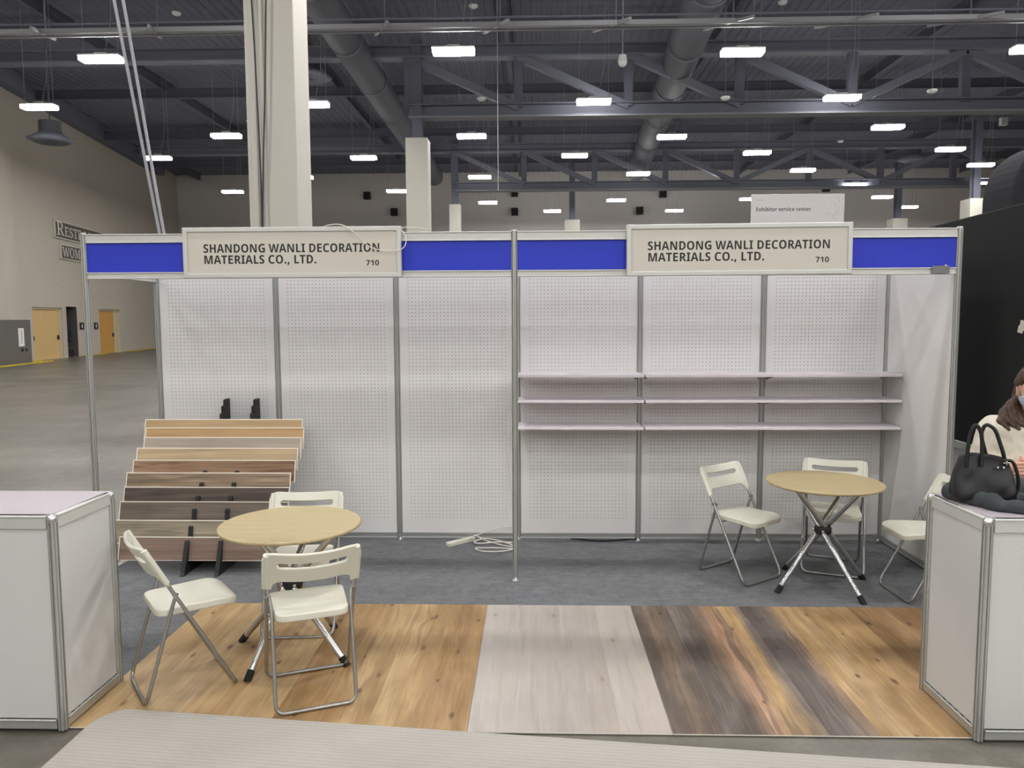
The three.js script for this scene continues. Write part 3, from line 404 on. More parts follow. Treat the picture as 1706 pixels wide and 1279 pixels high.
function subdivide(g, edge) { // split long edges so that flat faces can bend
  let tri = []; const src = g.index ? g.toNonIndexed() : g, p = src.attributes.position; for (let i = 0; i < p.count; i += 3) tri.push([V().fromBufferAttribute(p, i), V().fromBufferAttribute(p, i + 1), V().fromBufferAttribute(p, i + 2)].map((v) => v));
  function V() { return new THREE.Vector3(); }
  for (let k = 0; k < 12; k++) { const out = []; let split = false; for (const [a, b, c] of tri) { const d = [a.distanceTo(b), b.distanceTo(c), c.distanceTo(a)], m = Math.max(...d); if (m <= edge) { out.push([a, b, c]); continue; } split = true; if (d[0] === m) { const q = a.clone().add(b).multiplyScalar(0.5); out.push([a, q, c], [q, b, c]); } else if (d[1] === m) { const q = b.clone().add(c).multiplyScalar(0.5); out.push([a, b, q], [a, q, c]); } else { const q = c.clone().add(a).multiplyScalar(0.5); out.push([a, b, q], [q, b, c]); } } tri = out; if (!split) break; }
  const arr = new Float32Array(tri.length * 9); tri.forEach((t, i) => t.forEach((v, j) => arr.set([v.x, v.y, v.z], i * 9 + j * 3))); const o = new THREE.BufferGeometry(); o.setAttribute('position', new THREE.BufferAttribute(arr, 3)); return o;
}
const chairProto = makeChair();
[[-1.665, 2.575, 0.79, -0.615, 'at the left of the left table, seen from its side'], [-0.972, 2.655, -0.38, -0.925, 'in front of the left table, its back toward the camera'], [-1.265, 1.82, 0.1, 0.995, 'behind the left table in front of the pegboards'], [1.613, 0.84, 0.6, 0.8, 'at the left of the right table'], [2.345, 0.68, -0.36, 0.93, 'behind the right table in front of the pegboards'], [2.755, 1.23, -0.995, 0.04, 'at the right of the right table, half hidden by the counter']].forEach(([x, z, fx, fz, w], i) => {
  const c = i ? chairProto.clone() : chairProto; if (i) { c.name = numbered('folding_chair'); scene.add(c); c.userData = {}; }
  tag(c, 'white folding chair ' + w, 'chair', 'white folding chairs'); c.position.set(x, i < 2 ? 0.0115 : 0.0065, z); c.rotation.set(0, Math.atan2(fx, fz), 0);
});
// ------------------------------------------------------------------ round tables
function table(x, z, angles, y0, label) {
  const t = thing('round_table', label, 'table', [x, y0, z]); const H = 0.735;
  part('table_top', new THREE.LatheGeometry([[0, H - 0.022], [0.37, H - 0.022], [0.378, H - 0.018], [0.381, H - 0.011], [0.378, H - 0.004], [0.37, H], [0, H]].map((p) => new THREE.Vector2(...p)), 72), M.birch, t);
  const tg = t.children[0].geometry, p = tg.attributes.position, uv = tg.attributes.uv; for (let i = 0; i < uv.count; i++) uv.setXY(i, p.getX(i), p.getZ(i));
  const hy = 0.4, R0 = 0.365;
  angles.forEach((deg) => { const a = deg * Math.PI / 180, c = Math.cos(a), s = Math.sin(a), ox = -s * 0.026, oz = c * 0.026, foot = [R0 * c + ox, 0.012, R0 * s + oz], k = (H - 0.03 - hy) / hy, end = [-R0 * k * c * 0.98 + ox, H - 0.026, -R0 * k * s * 0.98 + oz];
    const leg = part('leg', rod(foot, end, 0.0175, 18), M.chrome, t); const d = [end[0] - foot[0], end[1] - foot[1], end[2] - foot[2]].map((v) => v * 0.045);
    part('foot_cap', rod([foot[0] - d[0] * 0.3, 0.0, foot[2] - d[2] * 0.3], [foot[0] + d[0], foot[1] + d[1], foot[2] + d[2]], 0.0195, 16), M.rubber, leg);
    part('mounting_plate', box(0.07, 0.008, 0.07, 0.003), M.steelTube, leg, [end[0], H - 0.029, end[2]]); });
  const hub = part('hub', new THREE.LatheGeometry([[0.036, hy - 0.03], [0.052, hy - 0.028], [0.056, hy - 0.015], [0.056, hy + 0.012], [0.05, hy + 0.024], [0.036, hy + 0.026]].map((q) => new THREE.Vector2(...q)), 28), M.black, t);
  for (let k = 0; k < 4; k++) { const a = (angles[0] + 45 + 90 * k) * Math.PI / 180; part('bolt', rod([0.052 * Math.cos(a), hy - 0.002, 0.052 * Math.sin(a)], [0.062 * Math.cos(a), hy - 0.002, 0.062 * Math.sin(a)], 0.009, 10), M.chrome, hub); }
}
table(-1.2, 2.22, [107, 22, 197, -73], 0.0115, 'round birch table with chrome crossed legs at the left, on the oak planks');
table(2.115, 1.088, [154, 63, -116, -26], 0.006, 'round birch table with chrome crossed legs at the right, on the carpet');
// ------------------------------------------------------------------ sample rack and boards
const RK = [[0.2, 1.052, -3.033, -1.739], [0.272, 0.994, -2.993, -1.709], [0.344, 0.927, -2.974, -1.708], [0.416, 0.853, -2.998, -1.716], [0.488, 0.77, -2.992, -1.715], [0.56, 0.685, -3.01, -1.732], [0.632, 0.589, -2.994, -1.721], [0.704, 0.494, -2.992, -1.709], [0.776, 0.37, -2.999, -1.703], [0.848, 0.264, -2.928, -1.665]];
const BH = 0.172, BT = 14 * Math.PI / 180, BTH = 0.011;
{
  const t = thing('sample_rack', 'black stepped display rack holding the wood sample boards', 'display rack');
  const s = new THREE.Shape(); // profile in (z, y)
  s.moveTo(0.08, 0.007); s.lineTo(0.985, 0.007); s.lineTo(0.965, 0.03);
  for (let i = 9; i >= 0; i--) { const [z, y] = RK[i], zb = z + BH * Math.sin(BT), yb = y - BH * Math.cos(BT), o = 0.012; // slot below each board, prong in front of it
    const ph = [0.05, 0.05, 0.05, 0.078, 0.088, 0.096, 0.104, 0.118, 0.13, 0.146][i]; s.lineTo(zb + o + 0.014 - ph * Math.sin(BT), yb + ph * Math.cos(BT)); s.lineTo(zb + o - ph * Math.sin(BT), yb + ph * Math.cos(BT) + 0.004); s.lineTo(zb + 0.0055, yb - 0.004); s.lineTo(zb - 0.0065, yb - 0.004);
    if (i) { const [z2, y2] = RK[i - 1], zc = z2 + BH * Math.sin(BT) + 0.03; s.lineTo(zb - 0.009, yb + 0.015); s.lineTo(zc, Math.min(yb + 0.05, y2 - BH * Math.cos(BT) - 0.03)); } else { s.lineTo(zb - 0.012, yb + 0.05); } }
  s.lineTo(0.188, 1.03); s.lineTo(0.182, 1.095); s.lineTo(0.15, 1.095); s.lineTo(0.148, 1.15); s.lineTo(0.105, 1.156); s.lineTo(0.1, 1.2); s.lineTo(0.036, 1.206); s.lineTo(0.036, 1.0); s.lineTo(0.07, 0.92); s.closePath();
  const g = new THREE.ExtrudeGeometry(s, { depth: 0.03, bevelEnabled: false }).rotateY(-Math.PI / 2); // x = -extrude, z' = shape x
  for (const x of [-2.415, -2.165]) part('side_fin', g, M.black, t, [x + 0.015, 0, 0]);
  for (const [y, z] of [[0.05, 0.55], [0.05, 0.2], [0.55, 0.35]]) part('cross_bar', box(0.25, 0.05, 0.02, 0.003), M.black, t, [-2.29, y, z]);
  const kinds = [
    ['light sand oak', { stops: [[178, 150, 112], [186, 158, 118]], amp: 0.6 }], ['honey oak', { stops: [[170, 138, 96], [176, 144, 102]], amp: 0.7 }], ['pale grey', { stops: [[166, 154, 140], [158, 150, 138]], amp: 0.5 }], ['beige oak', { stops: [[180, 160, 128], [172, 150, 116]], amp: 0.8 }],
    ['reddish brown', { stops: [[136, 108, 82], [142, 110, 84]], amp: 1, dark: [92, 64, 42], streak: 0.6 }], ['weathered grey-brown', { stops: [[136, 118, 96], [122, 104, 84]], amp: 1.4, dark: [160, 142, 116], streak: 0.7 }], ['very dark brown', { stops: [[86, 74, 64], [80, 68, 60]], amp: 0.8, dark: [60, 50, 44], streak: 0.6 }], ['dark grey-brown', { stops: [[110, 98, 88], [104, 92, 82]], amp: 0.7 }],
    ['mottled grey-green', { stops: [[158, 146, 126], [148, 138, 118]], amp: 1.3, dark: [112, 104, 86], streak: 0.7 }], ['mauve-brown', { stops: [[134, 112, 98], [126, 106, 92]], amp: 0.6 }]];
  const ordw = ['topmost', 'second from the top', 'third from the top', 'fourth from the top', 'fifth from the top', 'fifth from the bottom', 'fourth from the bottom', 'third from the bottom', 'second from the bottom', 'lowest'];
  RK.forEach(([z, y, a, b], i) => {
    const w = b - a;
    const tex = boardTex(400 + i, kinds[i][1]); const front = std(0xffffff, 0.55, 0, { map: tex });
    const g = new THREE.BoxGeometry(w, BH, BTH);
    const m = solo('sample_board', g, [M.edge, M.edge, M.edge, M.edge, front, M.edge], `${kinds[i][0]} wood sample board on the rack, ${ordw[i]}`, 'sample board', [(a + b) / 2, y - BH * Math.cos(BT) / 2, z + BH * Math.sin(BT) / 2], [-BT, 0, 0], 'wood sample boards on the rack');
    part('light_edge', merge([box(w, 0.0065, 0.0015, 0).translate(0, BH / 2 - 0.0032, 0), box(0.0055, BH, 0.0015, 0).translate(-w / 2 + 0.0027, 0, 0), box(0.0055, BH, 0.0015, 0).translate(w / 2 - 0.0027, 0, 0), box(w, 0.003, 0.0015, 0).translate(0, -BH / 2 + 0.0015, 0)]), M.edge, m, [0, 0, BTH / 2 + 0.0006]);
  });
}
function boardTex(seed, o) { return dataTex(1024, 144, (u, v) => { let x = v * 0.172, y = u * 1.29; x += 0.02 * (fbm(x * 9, y * 2, seed) - 0.5); const t = fbm(x * 10, y * 1.2, seed + 9); let c = mix3(o.stops[0], o.stops[1], t); const g = fbm(x * 150, y * 3.5, seed + 7, 3) - 0.5, b = fbm(x * 30, y * 1.8, seed + 13) - 0.5, k = (g * 36 + b * 52) * o.amp; c = [c[0] + k, c[1] + k * 0.95, c[2] + k * 0.86]; if (o.dark) c = mix3(c, o.dark, sstep(0.52, 0.72, fbm(x * 34, y * 3, seed + 23, 3)) * o.streak); return c.map(clamp8); }); }
{ // rolled carpet at the left behind the rack
  const t = thing('carpet_roll', 'pale rolled carpet lying on the floor beside the sample rack', 'carpet roll', [-3.42, 0.125, 0.42]);
  part('roll', new THREE.CylinderGeometry(0.125, 0.125, 0.62, 36).rotateZ(Math.PI / 2), std(0xbdb9ae, 0.9), t); part('roll_core', new THREE.TorusGeometry(0.04, 0.012, 8, 24).rotateY(Math.PI / 2), M.darkGrey, t, [0.31, 0, 0]);
}
{ // power strip and cords on the floor
  const t = thing('power_strip', 'white power strip on the carpet against the back wall', 'power strip', [-0.475, 0.006, 0.13], 0.75);
  part('strip_body', box(0.27, 0.035, 0.055, 0.008, 2), M.plastic, t, [0, 0.0175, 0]); for (let k = 0; k < 4; k++) part('outlet', box(0.03, 0.004, 0.032, 0.003), M.cable, t, [-0.09 + k * 0.055, 0.036, 0]);
  solo('coiled_cord', tube([[-0.4, 0.03, 0.06], [-0.36, 0.05, 0.03], [-0.3, 0.03, 0.08], [-0.12, 0.014, 0.2], [-0.04, 0.02, 0.25], [-0.03, 0.025, 0.17], [-0.15, 0.03, 0.16], [-0.33, 0.03, 0.2], [-0.36, 0.025, 0.13], [-0.28, 0.04, 0.1], [-0.1, 0.035, 0.19], [-0.02, 0.02, 0.27], [-0.08, 0.014, 0.34], [-0.28, 0.014, 0.36], [-0.34, 0.018, 0.3], [-0.24, 0.014, 0.27], [-0.02, 0.014, 0.29]], 0.0055, 200, 8), M.cable, 'white extension cord coiled on the carpet beside the power strip', 'cord');
  solo('floor_cable', tube([[0.44, 0.014, -0.03], [0.55, 0.014, 0.03], [0.68, 0.014, 0.055], [0.85, 0.014, 0.03], [1.02, 0.014, -0.03]], 0.007, 50, 8), M.rubber, 'black cable peeking out under the back wall right of centre', 'cable');
}
// ------------------------------------------------------------------ neighbours at the right
{
  const t = thing('black_display', 'tall black fabric display beside the right end of the booth', 'display');
  const s = new THREE.Shape(); s.moveTo(-1.2, 0.92); s.lineTo(1.3, 0.92); s.lineTo(1.3, 2.4); s.quadraticCurveTo(1.29, 2.575, 1.12, 2.585); s.lineTo(-1.2, 2.56); s.closePath();
  part('fabric_face', new THREE.ExtrudeGeometry(s, { depth: 0.05, bevelEnabled: true, bevelSize: 0.012, bevelThickness: 0.012, bevelSegments: 3 }).rotateY(-Math.PI / 2), M.blackMatt, t, [3.4, 0, 0]);
  part('base_panel', box(0.05, 0.9, 2.5, 0.004), M.white, t, [3.36, 0.46, 0.05]); part('base_rail', box(0.056, 0.06, 2.5, 0.004), M.alu, t, [3.355, 0.895, 0.05]);
  const l = new THREE.Shape(); [[0, 0.01], [0.05, 0.0], [0.06, 0.02], [0.12, 0.015], [0.2, 0.03], [0.2, 0.1], [0.12, 0.095], [0.11, 0.12], [0.07, 0.11], [0.06, 0.085], [0.03, 0.09], [0.025, 0.06], [0.01, 0.05]].forEach((p, i) => i ? l.lineTo(...p) : l.moveTo(...p)); l.closePath();
  part('white_emblem', new THREE.ExtrudeGeometry(l, { depth: 0.002, bevelEnabled: false }).rotateY(-Math.PI / 2), M.trimWhite, t, [3.337, 1.742, 1.125], null, 'white jagged emblem');
  const b = thing('black_tower', 'huge dark rounded fabric tower in the hall at the far right', 'display', [6.55, -0.08, -2.3]);
  const q = new THREE.Shape(); q.moveTo(-1.3, 0.01); q.lineTo(-1.3, 3.1); q.quadraticCurveTo(-1.28, 3.64, -0.6, 3.67); q.lineTo(0.6, 3.67); q.quadraticCurveTo(1.28, 3.64, 1.3, 3.1); q.lineTo(1.3, 0.01); q.closePath();
  part('fabric_cover', new THREE.ExtrudeGeometry(q, { depth: 0.5, bevelEnabled: true, bevelSize: 0.05, bevelThickness: 0.05, bevelSegments: 4 }), std(0x1f1e24, 0.95), b, [0, 0.13, -0.3]); part('tower_base', box(2.7, 0.05, 0.7, 0.01), M.blackMatt, b, [0, 0.105, 0]);
  const e = thing('service_sign', 'white exhibitor service center sign with dotted right end behind the booth', 'sign', [4.27, 0, -6]); e.rotation.z = -0.001;
  const et = canvasTex(1440, 500, (g, w, h) => { g.fillStyle = '#c6c2c2'; g.fillRect(0, 0, w, h); g.fillStyle = '#3b3a3c'; fitText(g, 'Exhibitor service center', 62, 265, 862, 84, 'sans-serif'); g.fillStyle = '#9a9694'; g.fillRect(60, 84, 110, 9); const R = mulberry(5); for (let y = 16; y < h; y += 17) for (let x = 1180; x < w - 10; x += 17) { if (R() < 0.5 + (x - 1180) / 500) { g.fillStyle = R() < 0.5 ? '#a09b9b' : '#dad6d4'; g.fillRect(x + R() * 4, y + R() * 4, 8, 8); } } });
  part('sign_board', box(1.44, 0.5, 0.05, 0.004), M.white, e, [0, 3.545, 0]); part('sign_print', new THREE.PlaneGeometry(1.43, 0.49), std(0xffffff, 0.7, 0, { map: et }), e, [0, 3.545, 0.026]);
  for (const x of [-0.66, 0.66]) part('support_pole', rod([x, 0, -0.01], [x, 3.4, -0.01], 0.02, 12), M.alu, e); part('base_bar', box(1.5, 0.03, 0.5, 0.006), M.alu, e, [0, 0.015, 0]);
}
// ------------------------------------------------------------------ blobs meshed from joined capsules
function mesher(bones, k, cell, pad = 0.03, warp) {
  const lo = [1e9, 1e9, 1e9], hi = [-1e9, -1e9, -1e9];
  for (const [a, b, r, r2 = r] of bones) for (let i = 0; i < 3; i++) { lo[i] = Math.min(lo[i], a[i] - r, b[i] - r2); hi[i] = Math.max(hi[i], a[i] + r, b[i] + r2); }
  const c = lo.map((v, i) => (v + hi[i]) / 2), half = Math.max(...lo.map((v, i) => (hi[i] - v) / 2)) + pad, n = Math.min(190, Math.ceil(2 * half / cell)), mc = new MarchingCubes(n, new THREE.MeshBasicMaterial(), false, false, 400000); mc.isolation = 0;
  const f = mc.field, hs = n / 2; let q = 0;
  for (let z = 0; z < n; z++) for (let y = 0; y < n; y++) for (let x = 0; x < n; x++, q++) {
    let px = c[0] + (x - hs) / hs * half, py = c[1] + (y - hs) / hs * half, pz = c[2] + (z - hs) / hs * half, d = 1e3;
    for (const [a, b, r, r2 = r, fl = 1] of bones) { const bx = b[0] - a[0], by = b[1] - a[1], bz = b[2] - a[2]; const L = bx * bx + by * by + bz * bz; let t = L ? ((px - a[0]) * bx + (py - a[1]) * by + (pz - a[2]) * bz) / L : 0; t = Math.max(0, Math.min(1, t)); const e = Math.hypot(px - a[0] - bx * t, py - a[1] - by * t, (pz - a[2] - bz * t) / fl) * Math.min(1, fl + 0.3 * (1 - fl)) - (r + (r2 - r) * t) * (fl < 1 ? Math.min(1, fl + 0.3 * (1 - fl)) : 1); if (e < d - k) d = e; else if (e < d + k) { const h = Math.max(k - Math.abs(d - e), 0) / k; d = Math.min(d, e) - h * h * k * 0.25; } }
    if (warp) d += warp(px, py, pz); f[q] = -d;
  }
  mc.update(); const m = mc.count, pos = new Float32Array(mc.positionArray.slice(0, m * 3)), g = new THREE.BufferGeometry(); for (let i = 0; i < m; i++) for (let j = 0; j < 3; j++) pos[3 * i + j] = c[j] + pos[3 * i + j] * half;
  g.setAttribute('position', new THREE.BufferAttribute(pos, 3)); const w = mergeVertices(g, cell * 0.02); w.computeVertexNormals(); return addUV(w);
}
// the woman behind the right counter
{
  const wx = 2.755, wz = 2.2, t = thing('person', 'woman in a cream sweater and face mask standing behind the right counter, hands clasped', 'person', [wx, 0.008, wz], -0.18);
  // local: +z toward the counter, x to the picture's right
  const neck = [0, 1.29, -0.01], head = [0.012, 1.452, 0.03];
  const hands = [-0.13, 1.075, 0.19];
  const arm = [[[-0.175, 1.245, -0.01], [-0.235, 1.02, -0.01], 0.048, 0.04], [[-0.235, 1.02, -0.01], [-0.16, 1.065, 0.13], 0.038, 0.028], [[0.175, 1.245, -0.01], [0.22, 1.02, 0.0], 0.048, 0.04], [[0.22, 1.02, 0.0], [-0.02, 1.06, 0.17], 0.038, 0.028]];
  const torso = [[[-0.1, 1.22, -0.01], [0.1, 1.22, -0.01], 0.085], [[-0.06, 1.1, 0], [0.06, 1.1, 0], 0.1], [[-0.04, 0.98, 0], [0.04, 0.98, 0], 0.095], [[-0.07, 0.85, 0], [0.07, 0.85, 0], 0.105]];
  const legs = [-1, 1].flatMap((s) => [[[s * 0.085, 0.82, 0], [s * 0.09, 0.45, 0.01], 0.082, 0.055], [[s * 0.09, 0.45, 0.01], [s * 0.095, 0.08, -0.02], 0.052, 0.035], [[s * 0.095, 0.04, -0.03], [s * 0.105, 0.032, 0.13], 0.034, 0.03]]);
  const bodyBones = [...torso, ...legs, ...arm, [[0, 1.24, -0.01], neck, 0.055, 0.048], [neck, [0.01, 1.36, 0.0], 0.047, 0.05]];
  const gBody = mesher(bodyBones, 0.05, 0.012);
  // head with face, turned to her left
  const yaw = -0.42, pitch = 0.2, cy = Math.cos(yaw), sy = Math.sin(yaw), cp = Math.cos(pitch), sp = Math.sin(pitch), H = (x, y, z) => { const y1 = y * cp - z * sp, z1 = y * sp + z * cp; return [head[0] + x * cy + z1 * sy, head[1] + y1, head[2] - x * sy + z1 * cy]; };
  const hb = (a, b, r, r2) => [H(...a), H(...b), r, r2 ?? r];
  const gHead = mesher([hb([0, 0.035, -0.02], [0, 0.045, 0.0], 0.078), hb([0, 0.0, 0.015], [0, -0.05, 0.03], 0.062, 0.046), hb([0, -0.075, 0.045], [0, -0.085, 0.055], 0.03), hb([-0.03, -0.02, 0.045], [0.03, -0.02, 0.045], 0.033), hb([0, 0.015, 0.083], [0, -0.018, 0.103], 0.008, 0.013), hb([-0.013, -0.022, 0.092], [0.013, -0.022, 0.092], 0.009), hb([-0.04, 0.028, 0.066], [-0.02, 0.032, 0.076], 0.011), hb([0.04, 0.028, 0.066], [0.02, 0.032, 0.076], 0.011), hb([-0.02, -0.055, 0.084], [0.02, -0.055, 0.084], 0.008), hb([-0.076, 0.02, -0.01], [-0.08, -0.02, -0.005], 0.014, 0.01), hb([0.076, 0.02, -0.01], [0.08, -0.02, -0.005], 0.014, 0.01), hb([0, -0.02, -0.03], [0, -0.11, -0.04], 0.05, 0.046)], 0.02, 0.004, 0.02);
  // two hands folded over each other, five fingers each
  const hx = hands[0], hy = hands[1], hz = hands[2], fingers = [];
  fingers.push([[-0.155, 1.066, 0.135], [hx + 0.005, hy, hz], 0.026, 0.03], [[-0.025, 1.062, 0.172], [hx + 0.06, hy + 0.005, hz + 0.005], 0.026, 0.03]);
  for (let i = 0; i < 4; i++) { const y = hy + 0.026 - i * 0.0175, l = [0.9, 1, 0.94, 0.78][i]; fingers.push([[hx - 0.006, y, hz + 0.02], [hx + 0.03 * l, y - 0.004, hz + 0.044], 0.0098, 0.009], [[hx + 0.03 * l, y - 0.004, hz + 0.044], [hx + 0.064 * l, y - 0.012, hz + 0.04], 0.009, 0.0078]); fingers.push([[hx + 0.06, y + 0.008, hz + 0.012], [hx + 0.034, y + 0.008, hz + 0.05], 0.0098, 0.009], [[hx + 0.034, y + 0.008, hz + 0.05], [hx - 0.004 - 0.016 * l, y + 0.002, hz + 0.046], 0.009, 0.0078]); }
  fingers.push([[hx - 0.008, hy + 0.024, hz + 0.01], [hx + 0.016, hy + 0.046, hz + 0.024], 0.011, 0.0098], [[hx + 0.016, hy + 0.046, hz + 0.024], [hx + 0.042, hy + 0.05, hz + 0.03], 0.0096, 0.0084], [[hx + 0.06, hy + 0.03, hz + 0.012], [hx + 0.04, hy + 0.056, hz + 0.018], 0.011, 0.0098], [[hx + 0.04, hy + 0.056, hz + 0.018], [hx + 0.014, hy + 0.06, hz + 0.02], 0.0096, 0.0084]);
  const gHands = mesher(fingers, 0.006, 0.003, 0.01);
  part('body', merge([gBody, gHead, gHands]), M.skin, t);
  const inflate = (list, d) => list.map(([a, b, r, r2 = r]) => [a, b, r + d, r2 + d]);
  part('sweater', mesher([...inflate(torso, 0.014), ...inflate([arm[0], arm[2]], 0.02), [arm[1][0], [-0.175, 1.057, 0.105], 0.058, 0.042], [arm[3][0], [0.0, 1.06, 0.155], 0.058, 0.042], [[0, 1.24, -0.01], [0, 1.275, -0.01], 0.085, 0.07]], 0.05, 0.011, 0.03, (x, y, z) => 0.0035 * Math.sin(y * 70 + x * 30) * Math.sin(z * 25 + x * 22)), M.knit, t);
  part('trousers', mesher([[[-0.07, 0.84, 0], [0.07, 0.84, 0], 0.117], ...[-1, 1].flatMap((s) => [[[s * 0.085, 0.8, 0], [s * 0.09, 0.45, 0.01], 0.094, 0.07], [[s * 0.09, 0.45, 0.01], [s * 0.095, 0.1, -0.02], 0.07, 0.06]])], 0.04, 0.014), M.trousers, t);
  for (const s of [-1, 1]) part('shoe', mesher([[[s * 0.095, 0.045, -0.035], [s * 0.107, 0.038, 0.15], 0.045, 0.036]], 0.01, 0.008), M.black, t);
  { // pleated mask: a thin curved shell with ear loops
    const nu = 28, nv = 18, pos = [], idx = [], at = (a, v, o) => { const n = 0.004 * Math.max(0, 1 - Math.abs(a) * 5) * (1 - v); return H(a * lerp(0.073, 0.05, v * v), lerp(0.004, -0.107, v) - 0.016 * a * a * (1 - v) + 0.02 * a * a * v, lerp(0.119, 0.091, v) + 0.008 * Math.sin(Math.PI * Math.min(1, v * 1.2)) - a * a * 0.07 + n + o + 0.0012 * Math.sin(v * 25)); };
    for (const o of [0.0015, -0.0015]) for (let y = 0; y <= nv; y++) for (let x = 0; x <= nu; x++) pos.push(...at(-1 + 2 * x / nu, y / nv, o));
    const N = (nu + 1) * (nv + 1), q = (a, b, c, d) => idx.push(a, b, c, a, c, d);
    for (let y = 0; y < nv; y++) for (let x = 0; x < nu; x++) { const a = y * (nu + 1) + x, b = a + 1, c = b + nu + 1, d = a + nu + 1; q(a, d, c, b); q(a + N, b + N, c + N, d + N); }
    for (let x = 0; x < nu; x++) { q(x, x + 1, x + 1 + N, x + N); const k = nv * (nu + 1) + x; q(k, k + N, k + 1 + N, k + 1); }
    for (let y = 0; y < nv; y++) { const a = y * (nu + 1), d = a + nu + 1; q(a, a + N, d + N, d); q(a + nu, d + nu, d + nu + N, a + nu + N); }
    const g = new THREE.BufferGeometry(); g.setAttribute('position', new THREE.Float32BufferAttribute(pos, 3)); g.setIndex(idx); g.computeVertexNormals(); const mask = part('mask', addUV(g), M.mask, t);
    for (const k of [-1, 1]) part('ear_loop', tube([[k * 0.071, -0.01, 0.05], [k * 0.08, 0.005, 0.02], [k * 0.084, 0.012, -0.008], [k * 0.084, -0.012, -0.014], [k * 0.078, -0.03, 0.012], [k * 0.064, -0.055, 0.038]].map((p) => H(...p)), 0.0014, 30, 6), M.mask, mask);
  }
  const hair = [hb([0, 0.062, -0.03], [0, 0.07, 0.0], 0.083), hb([-0.045, 0.05, -0.03], [-0.05, 0.04, -0.03], 0.05), hb([0.045, 0.05, -0.03], [0.05, 0.04, -0.03], 0.05), hb([0, 0.0, -0.07], [0, -0.1, -0.08], 0.07, 0.06)];
  const R = mulberry(77);
  for (let i = 0; i < 11; i++) { const a = (i - 5) * 0.26, bx = 0.078 * Math.sin(a), bz = -0.045 - 0.05 * Math.cos(a); const p0 = H(bx, 0.0, bz), p1 = H(bx * 1.2, -0.075, bz - 0.01 + R() * 0.01), p2 = [p1[0] + (R() - 0.5) * 0.03, p1[1] - 0.07, p1[2] - 0.005], p3 = [p2[0] + (R() - 0.5) * 0.03, p2[1] - 0.06 - R() * 0.03, p2[2] + 0.01]; hair.push([p0, p1, 0.026, 0.024], [p1, p2, 0.024, 0.021], [p2, p3, 0.021, 0.008]); }
  for (let i = 0; i < 8; i++) { const o = (i - 3.5) * 0.01, q = (R() - 0.5) * 0.02; const P = [[-0.03 + o * 0.4, 1.42, -0.05 - o], [-0.055 + o * 0.8, 1.38, -0.035 - o * 0.5], [-0.085 + o * 1.1, 1.34 + q * 0.6, 0.0], [-0.085 + o * 2, 1.3 + q, 0.045], [-0.045 + o * 2.4, 1.268 + q, 0.085]]; for (let k = 0; k < 4; k++) hair.push([P[k], P[k + 1], [0.02, 0.022, 0.022, 0.019][k], [0.022, 0.022, 0.019, 0.008][k]]); }
  const fc = H(0, 0.008, 0.12);
  part('hair', mesher(hair, 0.012, 0.004, 0.02, (x, y, z) => 0.001 * Math.sin(x * 300 + y * 60 + 2 * Math.sin(y * 40)) + 0.001 * Math.sin(z * 320 - y * 50) + 0.05 * Math.max(0, 1 - Math.hypot(x - fc[0], (y - fc[1]) * 0.85, z - fc[2]) / 0.097)), M.hair, t);
  for (const s of [-1, 1]) { const e = H(s * 0.031, 0.018, 0.074); part('eye', new THREE.SphereGeometry(0.0105, 14, 10), std(0x2a1c14, 0.25), t, e); const bmid = [[-0.016, 0.036, 0.078], [0, 0.041, 0.085], [0.016, 0.038, 0.086]].map((q) => H(s * (0.031 - q[0]), q[1], q[2] - (q[0] < 0 ? 0.003 : 0))); part('eyebrow', tube(bmid, 0.0032, 12, 6), M.hair, t); }
}
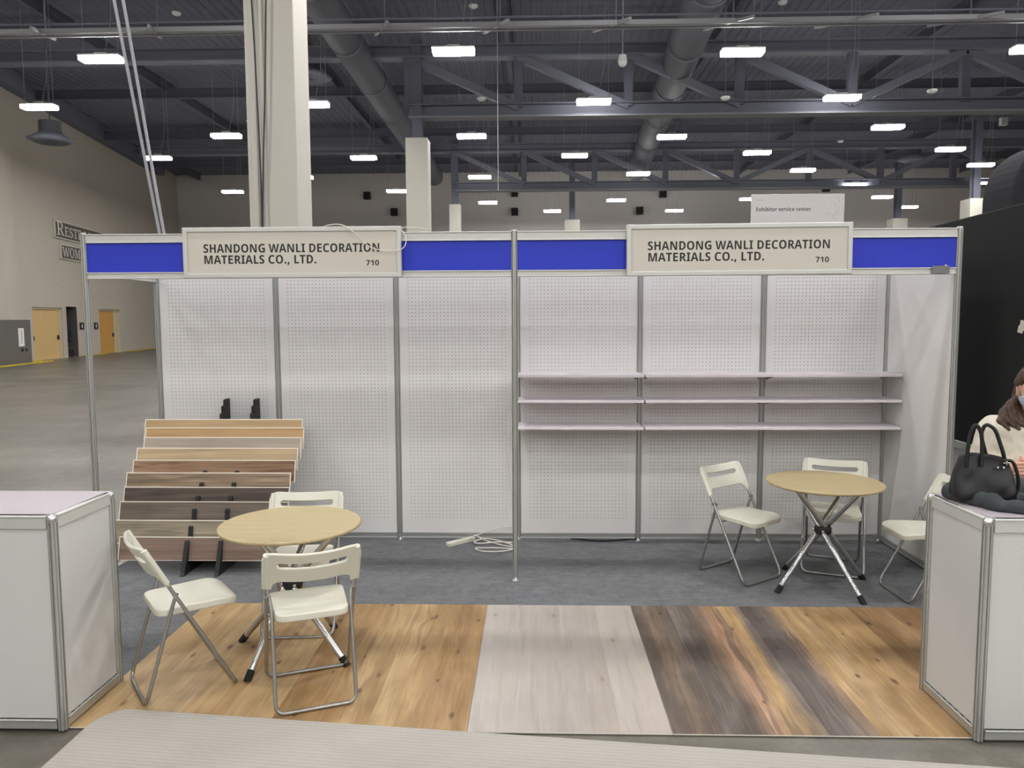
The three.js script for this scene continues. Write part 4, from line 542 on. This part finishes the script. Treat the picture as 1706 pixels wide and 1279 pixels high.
// handbag and jacket on the right counter
{
  solo('jacket', mesher([[[2.1, 1.02, 2.72], [2.17, 1.03, 2.9], 0.035, 0.04], [[2.09, 1.035, 2.7], [2.13, 1.045, 2.68], 0.04], [[2.16, 1.02, 2.9], [2.26, 1.02, 2.98], 0.028, 0.03], [[2.14, 1.02, 2.8], [2.5, 1.02, 2.8], 0.03], [[2.18, 1.02, 2.94], [2.5, 1.02, 2.9], 0.026], [[2.29, 1.028, 2.965], [2.48, 1.028, 2.955], 0.036, 0.036], [[2.38, 1.05, 2.9], [2.5, 1.055, 2.84], 0.042, 0.045], [[2.36, 1.05, 2.72], [2.55, 1.06, 2.7], 0.05, 0.05], [[2.48, 1.03, 2.95], [2.62, 1.03, 2.8], 0.036, 0.04]], 0.014, 0.006, 0.02, (x, y, z) => Math.max(0.003 * Math.sin(x * 70 + z * 90 + 2 * Math.sin(z * 40)) + 0.0012 * Math.sin(x * 150 - z * 110), 1.002 - y)), M.fleece, 'dark grey fleece jacket lying crumpled under the handbag on the right counter', 'jacket');
  const t = thing('handbag', 'black leather tote handbag standing on the jacket on the right counter', 'handbag', [2.185, 1.02, 2.78], -0.25);
  const N = 56, Mh = 22, pos = [], idx = [], uv = [];
  for (let j = 0; j <= Mh; j++) { const v = j / Mh, w = 0.128 - 0.036 * v ** 1.2 + 0.01 * Math.sin(v * 3), d = lerp(0.075, 0.028, sstep(0.1, 1, v)) * (v < 0.06 ? 0.75 + v * 4 : 1), ww = v < 0.06 ? w * (0.88 + v * 2) : w; for (let i = 0; i < N; i++) { const a = i / N * 2 * Math.PI, c = Math.cos(a), s = Math.sin(a), e = 0.45, x = Math.sign(c) * Math.abs(c) ** e * ww, z = Math.sign(s) * Math.abs(s) ** e * d; const dent = 0.007 * Math.sin(x * 24 + v * 4) * Math.sin(v * 5 + 1) * Math.sign(z) + 0.002 * Math.sin(x * 70 - v * 14); pos.push(x, v * 0.195 + 0.012 * v * v * (1 - (x / 0.1) ** 2) - 0.012 * v * x * 6, z - Math.abs(Math.sign(z)) * dent * Math.min(1, Math.abs(s) * 1.5)); uv.push(i / N, v); } }
  for (let j = 0; j < Mh; j++) for (let i = 0; i < N; i++) { const a = j * N + i, b = j * N + (i + 1) % N; idx.push(a, a + N, b, b, a + N, b + N); }
  const c0 = pos.length / 3; pos.push(0, 0, 0); uv.push(0.5, 0.5); for (let i = 0; i < N; i++) idx.push(c0, i, (i + 1) % N);
  const c1 = pos.length / 3; pos.push(0, 0.16, 0); uv.push(0.5, 0.5); for (let i = 0; i < N; i++) idx.push(c1, Mh * N + (i + 1) % N, Mh * N + i);
  const g = new THREE.BufferGeometry(); g.setAttribute('position', new THREE.Float32BufferAttribute(pos, 3)); g.setAttribute('uv', new THREE.Float32BufferAttribute(uv, 2)); g.setIndex(idx); g.computeVertexNormals();
  part('bag_body', g, M.leather, t);
  part('handle', tube([[-0.078, 0.15, 0.04], [-0.076, 0.21, 0.036], [-0.066, 0.3, 0.03], [-0.046, 0.343, 0.03], [-0.024, 0.31, 0.03], [-0.018, 0.23, 0.036], [-0.02, 0.16, 0.045]], 0.0085, 60, 10), M.leather, t);
  part('handle', tube([[0.03, 0.16, -0.035], [0.012, 0.22, -0.032], [-0.004, 0.3, -0.03], [0.012, 0.338, -0.026], [0.042, 0.322, -0.02], [0.066, 0.262, -0.015], [0.086, 0.19, -0.01], [0.09, 0.15, -0.01]], 0.0085, 60, 10), M.leather, t);
  part('side_strap', tube([[0.085, 0.185, 0.01], [0.11, 0.18, 0.012], [0.132, 0.13, 0.014], [0.14, 0.07, 0.012], [0.128, 0.02, 0.01]], 0.0075, 40, 8), M.leather, t);
  for (const x of [0.045, 0.068]) part('rivet', new THREE.SphereGeometry(0.0058, 12, 8), M.chrome, t, [x, 0.155, 0.047]);
  part('clasp', merge([box(0.028, 0.006, 0.006, 0.002), box(0.006, 0.02, 0.006, 0.002)]), M.chrome, t, [0.083, 0.176, 0.034]);
}
shade(scene);
renderer.render(scene, camera);
